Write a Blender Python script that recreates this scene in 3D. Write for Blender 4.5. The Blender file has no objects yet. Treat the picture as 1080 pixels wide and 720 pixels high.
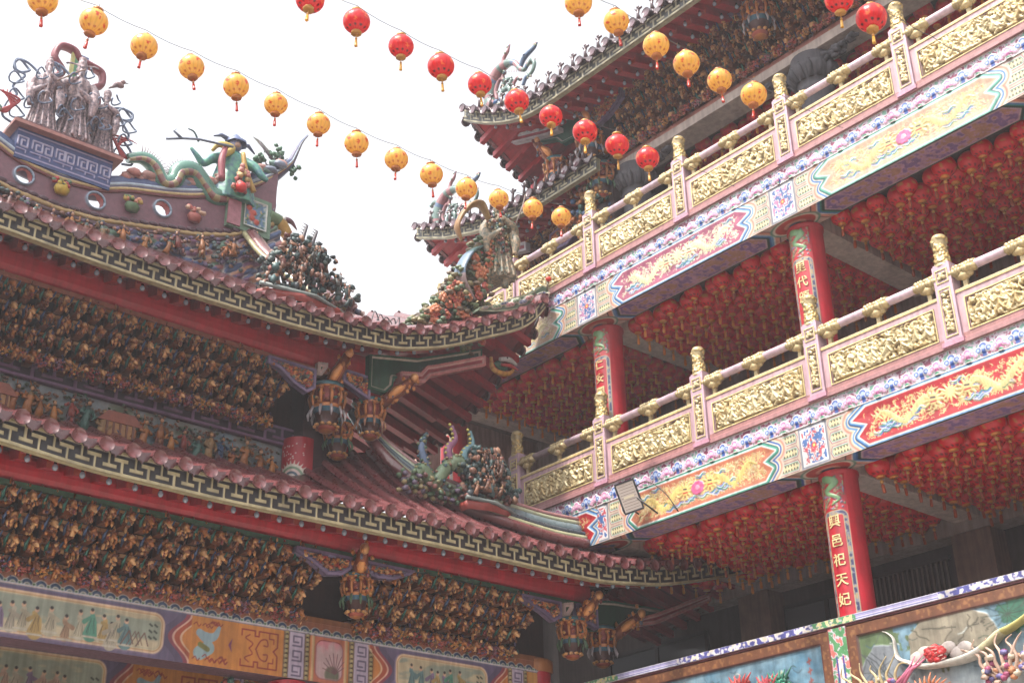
import bpy, bmesh, math, random
import numpy as np
from mathutils import Vector, Matrix
SC = bpy.context.scene
COL = SC.collection
R = math.radians
CZ = 1.6                                   # eye height above the courtyard paving
# ------------------------------------------------------------------ camera
CAMR = [[0.7607417, -0.6487193, -0.0208641], [-0.2724722, -0.3483690, 0.8968823], [-0.5890933, -0.6766109, -0.4417768]]
cd = bpy.data.cameras.new('camera'); cam = bpy.data.objects.new('camera', cd); COL.objects.link(cam)
cd.sensor_width = 36; cd.lens = 1405 / 1080 * 36; cd.clip_end = 2000; cd.clip_start = .1
m = Matrix(((CAMR[0][0], CAMR[1][0], CAMR[2][0], 0), (CAMR[0][1], CAMR[1][1], CAMR[2][1], 0), (CAMR[0][2], CAMR[1][2], CAMR[2][2], 0), (0, 0, 0, 1)))
cam.matrix_world = Matrix.Translation((0, 0, CZ)) @ m
SC.camera = cam
# ------------------------------------------------------------------ light
SUN = Vector((-.50, .0, .86)).normalized()
w = bpy.data.worlds.new('World'); SC.world = w; w.use_nodes = True
nt = w.node_tree; nt.nodes.clear()
sky = nt.nodes.new('ShaderNodeTexSky'); sky.sky_type = 'NISHITA'; sky.sun_disc = False
sky.sun_elevation = math.asin(SUN.z); sky.sun_rotation = math.atan2(SUN.x, SUN.y)
sky.air_density = 1.0; sky.dust_density = 4.0; sky.ozone_density = .6; sky.altitude = 0
hs = nt.nodes.new('ShaderNodeHueSaturation'); hs.inputs['Saturation'].default_value = .14
bg = nt.nodes.new('ShaderNodeBackground'); bg.inputs[1].default_value = .15
out = nt.nodes.new('ShaderNodeOutputWorld')
nt.links.new(sky.outputs[0], hs.inputs['Color']); nt.links.new(hs.outputs[0], bg.inputs[0]); nt.links.new(bg.outputs[0], out.inputs[0])
sl = bpy.data.lights.new('sun', 'SUN'); sl.energy = 2.0; sl.angle = R(.8); sl.color = (1, .93, .84)
so = bpy.data.objects.new('sun', sl); COL.objects.link(so); so.rotation_euler = SUN.to_track_quat('Z', 'Y').to_euler()
so.location = (0, 0, 40)
SC.view_settings.view_transform = 'Standard'; SC.view_settings.look = 'None'; SC.view_settings.gamma = 1
SC.view_settings.exposure = 1.55
SC.render.engine = 'CYCLES'
SC.cycles.max_bounces = 8; SC.cycles.diffuse_bounces = 5
# ------------------------------------------------------------------ colour
def S(r, g, b, k=1.0):
    f = lambda c: ((c / 255) / 12.92 if c <= 10 else (((c / 255) + .055) / 1.055) ** 2.4) * k
    return np.array([f(r), f(g), f(b)])
RED = S(188, 28, 46); DRED = S(120, 20, 34); CREAM = S(206, 192, 150); FDARK = S(48, 44, 46); MAUVE = S(118, 64, 66)
GOLD = S(208, 186, 138); PINK = S(206, 172, 184); GILT = S(176, 112, 62); BLUE = S(50, 88, 140); GREEN = S(40, 110, 84)
LILAC = S(222, 205, 222); WHITE = S(232, 228, 224); STONE = S(200, 190, 184)
# ------------------------------------------------------------------ materials
def colmat(name, rough=.5, metal=0., noise=.25, scale=3., bump=.15, coat=0., bscale=30., transl=0., k=.76):
    m = bpy.data.materials.new(name); m.use_nodes = True; n = m.node_tree; p = n.nodes['Principled BSDF']
    at = n.nodes.new('ShaderNodeAttribute'); at.attribute_name = 'Col'
    tc = n.nodes.new('ShaderNodeTexCoord')
    t1 = n.nodes.new('ShaderNodeTexNoise'); t1.inputs['Scale'].default_value = scale; t1.inputs['Detail'].default_value = 6; t1.inputs['Roughness'].default_value = .65
    n.links.new(tc.outputs['Object'], t1.inputs['Vector'])
    mr = n.nodes.new('ShaderNodeMapRange'); mr.inputs[1].default_value = .3; mr.inputs[2].default_value = .7
    mr.inputs[3].default_value = (1 - noise) * k; mr.inputs[4].default_value = (1 + noise * .35) * k
    n.links.new(t1.outputs[0], mr.inputs[0])
    mx = n.nodes.new('ShaderNodeVectorMath'); mx.operation = 'SCALE'
    mp = n.nodes.new('ShaderNodeMapping'); mp.inputs['Scale'].default_value = (9, 9, .9); t3 = n.nodes.new('ShaderNodeTexNoise'); t3.inputs['Scale'].default_value = 1.6; t3.inputs['Detail'].default_value = 5
    n.links.new(tc.outputs['Object'], mp.inputs[0]); n.links.new(mp.outputs[0], t3.inputs['Vector'])
    m3 = n.nodes.new('ShaderNodeMapRange'); m3.inputs[1].default_value = .40; m3.inputs[2].default_value = .58; m3.inputs[3].default_value = 1 - noise * (.7 if name in ('painted_wood', 'plaster') else .0); m3.inputs[4].default_value = 1
    n.links.new(t3.outputs[0], m3.inputs[0]); mu = n.nodes.new('ShaderNodeMath'); mu.operation = 'MULTIPLY'; n.links.new(mr.outputs[0], mu.inputs[0]); n.links.new(m3.outputs[0], mu.inputs[1])
    n.links.new(at.outputs['Color'], mx.inputs[0]); n.links.new(mu.outputs[0], mx.inputs['Scale'])
    n.links.new(mx.outputs[0], p.inputs['Base Color'])
    p.inputs['Roughness'].default_value = rough; p.inputs['Metallic'].default_value = metal
    p.inputs['Coat Weight'].default_value = coat; p.inputs['Coat Roughness'].default_value = .15
    t2 = n.nodes.new('ShaderNodeTexNoise'); t2.inputs['Scale'].default_value = bscale; t2.inputs['Detail'].default_value = 4
    n.links.new(tc.outputs['Object'], t2.inputs['Vector'])
    rr = n.nodes.new('ShaderNodeMapRange'); rr.inputs[3].default_value = max(.05, rough - .12); rr.inputs[4].default_value = min(1, rough + .15)
    n.links.new(t2.outputs[0], rr.inputs[0]); n.links.new(rr.outputs[0], p.inputs['Roughness'])
    b = n.nodes.new('ShaderNodeBump'); b.inputs['Strength'].default_value = bump; b.inputs['Distance'].default_value = .01
    n.links.new(t2.outputs[0], b.inputs['Height']); n.links.new(b.outputs[0], p.inputs['Normal'])
    if transl:
        o = n.nodes['Material Output']; tr = n.nodes.new('ShaderNodeBsdfTranslucent'); ms = n.nodes.new('ShaderNodeMixShader')
        n.links.new(mx.outputs[0], tr.inputs['Color']); ms.inputs[0].default_value = transl
        n.links.new(p.outputs[0], ms.inputs[1]); n.links.new(tr.outputs[0], ms.inputs[2]); n.links.new(ms.outputs[0], o.inputs['Surface'])
    return m
M = dict(paint=colmat('painted_wood', .42, noise=.28), matte=colmat('plaster', .85, noise=.3), gold=colmat('gilded_carving', .38, .25, noise=.25, bump=.25),
         glaze=colmat('glazed_tile', .28, noise=.22, scale=4, bump=.06, coat=.7, bscale=12), gilt=colmat('gilt_wood', .32, .3, noise=.35, scale=9, bump=.3, k=1.0),
         clay=colmat('cut_ceramic', .5, noise=.3, scale=12, bump=.3), lantern=colmat('lantern_silk', .3, noise=.08, bump=.05, coat=.4, transl=.42, k=1.0),
         bulb=colmat('glass_bulb', .12, noise=.05, bump=0, coat=1), ground=colmat('stone_paving', .8, noise=.4, scale=.6, bump=.5), metal=colmat('metal', .4, .6, noise=.2))
# ------------------------------------------------------------------ objects
WL = {}
def tag(o, label=None, cat=None, group=None, kind=None):
    if label: o['label'] = label
    if cat: o['category'] = cat
    if group: o['group'] = group
    if kind: o['kind'] = kind
    return o
def thing(name, label, cat, loc=(0, 0, 0), group=None, rz=0):
    o = bpy.data.objects.new(name, None); COL.objects.link(o); o.location = loc; o.rotation_euler = (0, 0, rz); o.empty_display_size = .2
    WL[o.name] = Vector(loc); return tag(o, label, cat, group)
def link(name, me, parent=None, loc=None, rz=0):
    o = bpy.data.objects.new(name, me); COL.objects.link(o)
    if loc is not None: o.location = loc; o.rotation_euler = (0, 0, rz)
    if parent is not None:
        o.parent = parent
        if parent.name in WL and loc is None: o.matrix_parent_inverse = Matrix.Translation(-WL[parent.name])
    return o
def dup(root, loc, label=None, group=None, rz=None):
    r = root.copy(); COL.objects.link(r); r.location = loc
    if rz is not None: r.rotation_euler = (0, 0, rz)
    if label: r['label'] = label
    if group: r['group'] = group
    for ch in list(root.children):
        c = ch.copy(); COL.objects.link(c); c.parent = r
        for g in list(ch.children):
            d = g.copy(); COL.objects.link(d); d.parent = c
    return r
def mesh_raw(name, V, loops, totals, colors, domain, mat, smooth):
    me = bpy.data.meshes.new(name)
    me.vertices.add(len(V)); me.vertices.foreach_set('co', np.ascontiguousarray(V, dtype=np.float32).ravel())
    me.loops.add(len(loops)); me.loops.foreach_set('vertex_index', loops.astype(np.int32))
    me.polygons.add(len(totals)); st = np.concatenate([[0], np.cumsum(totals)[:-1]]).astype(np.int32)
    me.polygons.foreach_set('loop_start', st); me.polygons.foreach_set('loop_total', totals.astype(np.int32))
    if smooth is not None: me.polygons.foreach_set('use_smooth', np.full(len(totals), smooth, dtype=bool) if isinstance(smooth, bool) else smooth)
    a = me.attributes.new('Col', 'FLOAT_COLOR', domain)
    rgba = np.ones((len(colors), 4), np.float32); rgba[:, :3] = np.clip(colors, 0, 1); a.data.foreach_set('color', rgba.ravel())
    me.materials.append(M[mat] if isinstance(mat, str) else mat)
    me.update(calc_edges=True); me.validate()
    return me
def _ico(n):
    b = bmesh.new(); bmesh.ops.create_icosphere(b, subdivisions=n, radius=1)
    v = np.array([x.co[:] for x in b.verts]); f = np.array([[q.index for q in x.verts] for x in b.faces]); b.free(); return v, f
ICO = {1: _ico(1), 2: _ico(2), 3: _ico(3)}
def frame_of(d):
    d = d / (np.linalg.norm(d) + 1e-9); a = np.array([0, 0, 1.]) if abs(d[2]) < .9 else np.array([1., 0, 0])
    x = np.cross(a, d); x /= np.linalg.norm(x); return x, np.cross(d, x)
def cat(pts, n=8):
    P = np.array(pts, float); Q = np.vstack([2 * P[0] - P[1], P, 2 * P[-1] - P[-2]]); o = []
    for i in range(1, len(Q) - 2):
        for k in range(n):
            t = k / n; a, b, c, d = Q[i - 1], Q[i], Q[i + 1], Q[i + 2]
            o.append(.5 * ((2 * b) + (c - a) * t + (2 * a - 5 * b + 4 * c - d) * t * t + (3 * b - a - 3 * c + d) * t ** 3))
    o.append(P[-1]); return np.array(o)
class MB:
    def __init__(s): s.V = []; s.F = []; s.C = []; s.S = []; s.n = 0
    def add(s, v, f, c, sm=False):
        v = np.asarray(v, float).reshape(-1, 3); f = np.asarray(f)
        s.V.append(v); s.F.append(f + s.n); s.n += len(v)
        c = np.asarray(c, float); s.C.append(np.tile(c, (len(f), 1)) if c.ndim == 1 else c); s.S.append(np.full(len(f), sm)); return s
    def box(s, c, h, col, rz=0, M3=None):
        k = np.array([[x, y, z] for x in (-1, 1) for y in (-1, 1) for z in (-1, 1)], float) * np.array(h)
        if rz: cc, ss = math.cos(rz), math.sin(rz); k = k @ np.array([[cc, ss, 0], [-ss, cc, 0], [0, 0, 1]])
        if M3 is not None: k = k @ np.asarray(M3).T
        return s.add(k + np.array(c), [[0, 1, 3, 2], [4, 6, 7, 5], [0, 4, 5, 1], [2, 3, 7, 6], [0, 2, 6, 4], [1, 5, 7, 3]], col)
    def box2(s, a, b, col): a = np.array(a, float); b = np.array(b, float); return s.box((a + b) / 2, np.abs(b - a) / 2, col)
    def blob(s, c, r, col, lv=1, jit=0, rng=None, ax=None):
        v, f = ICO[lv]; v = v * np.asarray(r, float)
        if jit: v = v * (1 + jit * (rng.random((len(v), 1)) - .5) * 2)
        if ax is not None:
            x, y = frame_of(np.array(ax, float)); z = np.array(ax, float) / np.linalg.norm(ax); v = v @ np.array([x, y, z])
        return s.add(v + np.array(c), f, col, True)
    def tube(s, P, r, col, k=8, cap=True, flat=None, sm=True):
        P = np.array(P, float); n = len(P); r = np.full(n, r) if np.isscalar(r) else np.interp(np.linspace(0, 1, n), np.linspace(0, 1, len(r)), r)
        T = np.gradient(P, axis=0); x, y = frame_of(T[0]); V = []; ang = np.arange(k) * 2 * np.pi / k
        fl = 1 if flat is None else flat
        for i in range(n):
            t = T[i] / (np.linalg.norm(T[i]) + 1e-9); x = x - t * np.dot(x, t); x /= np.linalg.norm(x) + 1e-9; y = np.cross(t, x)
            V.append(P[i] + r[i] * (np.outer(np.cos(ang), x) + fl * np.outer(np.sin(ang), y)))
        V = np.vstack(V); i, j = np.meshgrid(np.arange(n - 1), np.arange(k), indexing='ij'); i = i.ravel(); j = j.ravel(); j2 = (j + 1) % k
        f = np.stack([i * k + j, i * k + j2, (i + 1) * k + j2, (i + 1) * k + j], 1)
        c = np.asarray(col, float)
        if c.ndim == 2: c = c[np.minimum((i * len(c)) // max(n - 1, 1), len(c) - 1)]
        s.add(V, f, c, sm)
        if cap:
            c0 = c if c.ndim == 1 else c[0]; c1 = c if c.ndim == 1 else c[-1]
            s.F.append(np.array([np.arange(k)[::-1]]) + s.n - n * k); s.C.append(np.array([c0])); s.S.append(np.array([False]))
            s.F.append(np.array([np.arange(k)]) + s.n - k); s.C.append(np.array([c1])); s.S.append(np.array([False]))
        return s
    def lathe(s, c, prof, col, k=20, rip=0, nr=8, sx=1, sy=1):     # prof: (r, z) rows
        c = np.array(c, float); ang = np.arange(k) * 2 * np.pi / k; V = []; n = len(prof)
        for r, z in prof:
            q = r * (1 + rip * np.cos(nr * ang)); V.append(np.stack([c[0] + q * np.cos(ang) * sx, c[1] + q * np.sin(ang) * sy, np.full(k, c[2] + z)], 1))
        i, j = np.meshgrid(np.arange(n - 1), np.arange(k), indexing='ij'); i = i.ravel(); j = j.ravel(); j2 = (j + 1) % k
        cc = np.asarray(col, float)
        if cc.ndim == 2: cc = cc[np.minimum(i, len(cc) - 1)]
        return s.add(np.vstack(V), np.stack([i * k + j, i * k + j2, (i + 1) * k + j2, (i + 1) * k + j], 1), cc, True)
    def prism(s, P, off, col):                                     # P: planar 3D loop, off: extrusion vector
        P = np.array(P, float); n = len(P); V = np.vstack([P, P + np.array(off, float)])
        s.V.append(V); b = s.n; s.n += 2 * n; col = np.asarray(col, float)
        for f in [list(range(n))[::-1], [n + i for i in range(n)]]: s.F.append(np.array([f]) + b); s.C.append(col[None]); s.S.append(np.array([False]))
        f = np.array([[i, (i + 1) % n, n + (i + 1) % n, n + i] for i in range(n)]); s.F.append(f + b); s.C.append(np.tile(col, (n, 1))); s.S.append(np.full(n, False)); return s
    def xf(s, fn): s.V = [fn(v) for v in s.V]; return s
    def mesh(s, name, mat):
        V = np.vstack(s.V); loops = np.concatenate([f.ravel() for f in s.F]); tot = np.concatenate([np.full(f.shape[0], f.shape[1]) for f in s.F])
        C = np.repeat(np.vstack(s.C), tot, axis=0); return mesh_raw(name, V, loops, tot, C, 'CORNER', mat, np.concatenate(s.S))
    def build(s, name, mat, parent=None, loc=None, rz=0): return link(name, s.mesh(name, mat), parent, loc, rz)
# ------------------------------------------------------------------ painted / carved sheets
def noise2(U, V, sc, seed=0, oct=3):
    out = 0; amp = 1; tot = 0
    for o in range(oct):
        rg = np.random.RandomState(seed + o * 17); N = 64; G = rg.rand(N, N)
        x = U * sc * 2 ** o + 11.3 * o; y = V * sc * 2 ** o + 5.7 * o; xi = np.floor(x).astype(int); yi = np.floor(y).astype(int); fx = x - xi; fy = y - yi
        fx = fx * fx * (3 - 2 * fx); fy = fy * fy * (3 - 2 * fy); g = lambda a, b: G[a % N, b % N]
        out = out + amp * ((g(xi, yi) * (1 - fx) + g(xi + 1, yi) * fx) * (1 - fy) + (g(xi, yi + 1) * (1 - fx) + g(xi + 1, yi + 1) * fx) * fy); tot += amp; amp *= .5
    return out / tot
def d_rect(U, V, cx, cy, hx, hy, r=0):
    qx = np.abs(U - cx) - hx + r; qy = np.abs(V - cy) - hy + r
    return np.hypot(np.maximum(qx, 0), np.maximum(qy, 0)) + np.minimum(np.maximum(qx, qy), 0) - r
def d_seg(U, V, a, b):
    ax, ay = a; bx, by = b; dx, dy = bx - ax, by - ay; t = np.clip(((U - ax) * dx + (V - ay) * dy) / (dx * dx + dy * dy + 1e-12), 0, 1)
    return np.hypot(U - ax - t * dx, V - ay - t * dy)
def d_line(U, V, P):
    d = 1e9
    for a, b in zip(P[:-1], P[1:]): d = np.minimum(d, d_seg(U, V, a, b))
    return d
def d_poly(U, V, P):
    d = 1e9; s = np.ones_like(U); n = len(P)
    for i in range(n):
        a = P[i]; b = P[i - 1]; d = np.minimum(d, d_seg(U, V, a, b))
        c1 = V >= a[1]; c2 = V < b[1]; c3 = (b[0] - a[0]) * (V - a[1]) > (b[1] - a[1]) * (U - a[0])
        s = np.where((c1 & c2 & c3) | (~c1 & ~c2 & ~c3), -s, s)
    return s * d
class Cv:
    def __init__(s, w, h, res, bg, u0=0):
        nx, ny = int(w * res) + 1, int(h * res) + 1; s.U, s.V = np.meshgrid(np.linspace(u0, u0 + w, nx), np.linspace(0, h, ny))
        s.c = np.tile(np.asarray(bg, float), (ny, nx, 1)); s.h = np.zeros((ny, nx)); s.px = w / (nx - 1); s.w = w; s.hh = h; s.u0 = u0; s.mask = None
    def fill(s, d, col, h=None, soft=1., mx=False):
        a = np.clip(.5 - d / (s.px * soft), 0, 1); s.c += a[..., None] * (np.asarray(col, float) - s.c)
        if h is not None: s.h = np.maximum(s.h, a * h) if mx else s.h + a * (h - s.h)
        return s
    def bands(s, d, spec, within=None):        # spec: list of (outer_distance, colour) from outside in
        for dist, col in spec: s.fill(np.maximum(d - dist, within) if within is not None else d - dist, col)
    def stroke(s, P, r, col, hgt=0, prof=True):
        P = np.array(P, float); n = len(P); rr = np.full(n, r) if np.isscalar(r) else np.interp(np.linspace(0, 1, n), np.linspace(0, 1, len(r)), r); rm = rr.max() + s.px * 2
        i0 = max(0, int((P[:, 0].min() - rm - s.u0) / s.px)); i1 = min(s.U.shape[1], int((P[:, 0].max() + rm - s.u0) / s.px) + 2)
        j0 = max(0, int((P[:, 1].min() - rm) / s.px)); j1 = min(s.U.shape[0], int((P[:, 1].max() + rm) / s.px) + 2)
        if i1 <= i0 or j1 <= j0: return
        U = s.U[j0:j1, i0:i1]; V = s.V[j0:j1, i0:i1]; q = np.full(U.shape, 1e9); rb = np.full(U.shape, rr.min())
        for a, b, ra, rc in zip(P[:-1], P[1:], rr[:-1], rr[1:]):
            dx, dy = b - a; t = np.clip(((U - a[0]) * dx + (V - a[1]) * dy) / (dx * dx + dy * dy + 1e-12), 0, 1); r_ = ra + (rc - ra) * t
            d = np.hypot(U - a[0] - t * dx, V - a[1] - t * dy) - r_; k = d < q; q = np.where(k, d, q); rb = np.where(k, r_, rb)
        a = np.clip(.5 - q / s.px, 0, 1)
        if hgt:
            hh = hgt * np.sqrt(np.clip(1 - (1 + q / rb) ** 2 * .9, 0, 1)); base = s.h[j0:j1, i0:i1]; nh = np.where(q < 0, hh, 0); k = nh > base - hgt * .15
            a = a * k; s.h[j0:j1, i0:i1] = np.maximum(base, nh)
        s.c[j0:j1, i0:i1] += a[..., None] * (np.asarray(col, float) - s.c[j0:j1, i0:i1])
    def curls(s, n, rng, L, r, cols, hgt=0, box=None, turn=2.5, gate=None):
        x0, x1, y0, y1 = box or (s.u0, s.u0 + s.w, 0, s.hh)
        for _ in range(n):
            p = np.array([rng.uniform(x0, x1), rng.uniform(y0, y1)])
            if gate is not None:
                i = min(s.U.shape[1] - 1, int((p[0] - s.u0) / s.px)); j = min(s.U.shape[0] - 1, int(p[1] / s.px))
                if gate[j, i] > 0: continue
            th = rng.uniform(0, 6.28); k = rng.uniform(-turn, turn); P = [p.copy()]; l = L * rng.uniform(.5, 1.3)
            for i in range(6): p = p + l / 6 * np.array([math.cos(th), math.sin(th)]); th += k / 3 * (1 + i * .25); P.append(p.copy())
            P = np.clip(np.array(P), [x0, y0], [x1, y1]); q = r * rng.uniform(.6, 1.2)
            s.stroke(P, [q * .5, q, q * .8, q * .25], cols[rng.randrange(len(cols))] * rng.uniform(.8, 1.15), hgt * rng.uniform(.6, 1.1) if hgt else 0)
    def mesh(s, name, fn, mat):
        X, Y, Z = fn(s.U, s.V, s.h); V = np.stack([np.broadcast_to(X, s.U.shape), np.broadcast_to(Y, s.U.shape), np.broadcast_to(Z, s.U.shape)], -1).reshape(-1, 3)
        ny, nx = s.U.shape; i, j = np.meshgrid(np.arange(ny - 1), np.arange(nx - 1), indexing='ij'); a = (i * nx + j).ravel()
        f = np.stack([a, a + 1, a + nx + 1, a + nx], 1)
        if s.mask is not None: k = s.mask.ravel(); f = f[k[f].all(1)]
        return mesh_raw(name, V, f.ravel(), np.full(len(f), 4), s.c.reshape(-1, 3), 'POINT', mat, bool(s.h.any()))
    def build(s, name, fn, mat, parent=None): return link(name, s.mesh(name, fn, mat), parent)
rng = random.Random(7); npr = np.random.RandomState(7)
def HF(s, n, z): return (s, n, z + CZ)        # hall frame: s runs along X, n inward along Y
def GF(s, n, z): return (n, s, z + CZ)        # gallery frame: s runs along Y, n inward along X
def fan(F): return lambda v: np.stack(np.broadcast_arrays(*F(v[:, 0], v[:, 1], v[:, 2])), 1)
def glyphs(text, size, col, depth=.004):      # writing turned into flat mesh, x right, y up, one char per column step
    cu = bpy.data.curves.new('t', 'FONT'); cu.body = text; cu.size = size; cu.extrude = depth; cu.align_x = 'CENTER'; cu.space_line = 1.0; cu.offset = size * .012
    ob = bpy.data.objects.new('t', cu); COL.objects.link(ob); bpy.context.view_layer.update()
    dg = bpy.context.evaluated_depsgraph_get(); me = ob.evaluated_get(dg).to_mesh()
    V = np.array([v.co[:] for v in me.vertices]); F = [list(p.vertices) for p in me.polygons]
    ob.evaluated_get(dg).to_mesh_clear(); bpy.data.objects.remove(ob); bpy.data.curves.remove(cu)
    return V, F
# ------------------------------------------------------------------ ground
g = MB(); g.box2((-400, -400, -.3), (400, 400, 0), S(196, 188, 178)); tag(g.build('ground', 'ground'), kind='structure')
# plain halls added out of view to cut low sky light under the eaves
for nm_, lb_, a_, b_ in (('added_front_hall', 'added dark red hall with tiled roof behind the viewer, blocking low sky light', (-12, -16, 0), (20, -9, 9.5)), ('added_west_gallery', 'added long dark red gallery on the left, out of view, blocking low sky light', (-19, -9, 0), (-12, 24, 7.5))):
    t = thing(nm_, lb_, 'building', ((a_[0] + b_[0]) / 2, (a_[1] + b_[1]) / 2, 0)); g = MB(); g.box2(a_, b_, S(96, 50, 48)); g.build('wall', 'matte', t); g = MB()
    h = b_[2]; xa, ya, xb, yb = a_[0] - 1.2, a_[1] - 1.2, b_[0] + 1.2, b_[1] + 1.2; i_ = 3.4; g.add([(xa, ya, h), (xb, ya, h), (xb, yb, h), (xa, yb, h), (xa + i_, ya + i_, h + 2), (xb - i_, ya + i_, h + 2), (xb - i_, yb - i_, h + 2), (xa + i_, yb - i_, h + 2)], [[0, 1, 5, 4], [1, 2, 6, 5], [2, 3, 7, 6], [3, 0, 4, 7], [4, 5, 6, 7], [3, 2, 1, 0]], MAUVE); g.build('roof', 'glaze', t); g = MB()
    if nm_ == 'added_front_hall':
        for x_ in range(-11, 20, 4): g.lathe((x_, -8.4, 0), [(.28, 0), (.26, .3), (.26, h)], RED, 20)
    else:
        for y_ in range(-8, 24, 4): g.lathe((-11.4, y_, 0), [(.28, 0), (.26, .3), (.26, h)], RED, 20)
    g.build('columns', 'paint', t)
# ------------------------------------------------------------------ side gallery
gal = thing('side_gallery', 'two storey side gallery with red inscribed columns and painted beams, right of the hall', 'building', (15, 10, 0))
XG = 14.5; PER = 4.36; COLY = [5.95, 10.31, 14.65, 19.0]; LV = [0.0, 3.97]
Y0 = 3.6
def hexset(c, u0, u1, v0, v1, outer, inner, teeth=True):
    U, V = c.U, c.V; n = 3; hh = (v1 - v0) / n
    for k in range(n):
        cy = v0 + hh * (k + .5); cx = (u0 + u1) / 2; hx = (u1 - u0) / 2
        d = np.maximum(np.abs(V - cy) - hh * .42, (np.abs(U - cx) + np.abs(V - cy) * .45) - hx * .98)
        c.bands(d, [(0, outer[0]), (-.014, WHITE), (-.024, outer[1]), (-.036, S(226, 214, 170))])
        if teeth:
            t = np.abs(((U - u0) % .05) - .025); av = np.abs(V - cy)
            tt = np.maximum(np.maximum(d + .040, t - .004 - (av - .012) * .45), .012 - av); c.fill(tt, S(46, 42, 46))
def joint(c, cx, hw, v0, v1, ca, cb, seed):
    U, V = c.U, c.V; cy = (v0 + v1) / 2; hh = (v1 - v0) / 2
    d = d_rect(U, V, cx, cy, hw, hh)
    c.bands(d, [(0, S(150, 150, 158)), (-.02, S(104, 112, 128)), (-.035, WHITE), (-.05, S(232, 226, 224))])
    x = (U - cx) / (hw - .05); y = (V - cy) / (hh - .02); q = np.abs(x) + np.abs(y)
    a = np.arctan2(y, x); rr = np.hypot(x, y)
    ins = d + .055
    for th, cl in ((1.05, ca), (.93, WHITE), (.80, cb), (.66, S(236, 230, 220)), (.5, ca * .9), (.36, WHITE)):
        c.fill(np.maximum(ins, (q + .12 * np.cos(a * 8 + seed) - th) * .2), cl)
    nn = noise2(U, V, 22, seed, 2); c.fill(np.maximum(ins, (.60 - nn) * .2), cb); c.fill(np.maximum(ins, (nn - .36) * .2), ca)
    c.fill(np.hypot(U - cx, V - cy) - .045, S(204, 60, 70)); c.fill(np.hypot(U - cx, V - cy) - .02, S(240, 220, 120))
STY = {'red': dict(bg=S(180, 34, 44), dr=S(226, 204, 140), fl=[S(228, 208, 150), S(222, 198, 132)], z1=[S(226, 214, 186), S(120, 168, 208), S(40, 92, 158), S(96, 150, 200), S(238, 232, 214)]),
       'gold': dict(bg=S(190, 116, 88), dr=S(224, 196, 120), fl=[S(214, 190, 136), S(200, 170, 112), S(220, 204, 160)], z1=[S(236, 226, 200), S(74, 160, 140), S(30, 122, 100), S(50, 96, 168), S(232, 226, 210)]),
       'cream': dict(bg=S(206, 172, 146), dr=S(216, 196, 134), fl=[S(214, 196, 146), S(206, 184, 118), S(216, 202, 160), S(206, 160, 136)], z1=[S(238, 232, 214), S(120, 190, 172), S(48, 140, 118), S(80, 132, 190), S(236, 230, 216)]),
       'plum': dict(bg=S(166, 84, 112), dr=S(232, 222, 176), fl=[S(236, 228, 196), S(232, 214, 190)], z1=[S(238, 232, 216), S(132, 176, 214), S(52, 108, 176), S(110, 160, 208), S(238, 232, 220)])}
def dragon(c, x0, x1, cy, A, col, flip, rg, outline):
    L = x1 - x0; P = [(x0 + L * t, cy + A * math.sin(t * 2 * math.pi * 1.35 + .5) * (1 - .25 * t)) for t in np.linspace(0, 1, 9)]
    if flip: P = [(x0 + x1 - p[0], p[1]) for p in P]
    P = cat(P, 5)
    for i in range(2, len(P) - 1, 2):
        t = P[i] - P[i - 1]; nn = np.array([-t[1], t[0]]) / (np.hypot(*t) + 1e-9)
        for sg in (-1, 1): c.stroke([P[i], P[i] + sg * nn * .10 + t * .4], [.022, .006], col * .97, .006)
    c.stroke(P, [.02, .05, .062, .066, .06], outline * .85, .004); c.stroke(P, [.012, .042, .052, .056, .05], col, .010)
    for i in range(3, len(P) - 3, 2): c.stroke([P[i] + (.0, -.03), P[i] + (0.01, .0), P[i] + (0, .03)], .004, col * .72)
    h = P[-1]
    c.fill(np.hypot(c.U - h[0], (c.V - h[1]) * .9) - .085, outline * .9, .008); c.fill(np.hypot(c.U - h[0], (c.V - h[1]) * .9) - .07, col, .014)
    for a in np.linspace(0, 6.28, 12): c.stroke([h, h + .15 * np.array([math.cos(a), math.sin(a) * .9]), h + .19 * np.array([math.cos(a + .35), math.sin(a + .35) * .85])], [.03, .015, .003], col * rg.uniform(.85, 1.05), .012)
    c.stroke([h + (-.03, .02), h + (.03, .03)], .012, S(60, 50, 60)); c.stroke([h + (-.04, -.035), h + (.04, -.03)], .012, S(190, 50, 50))
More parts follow.
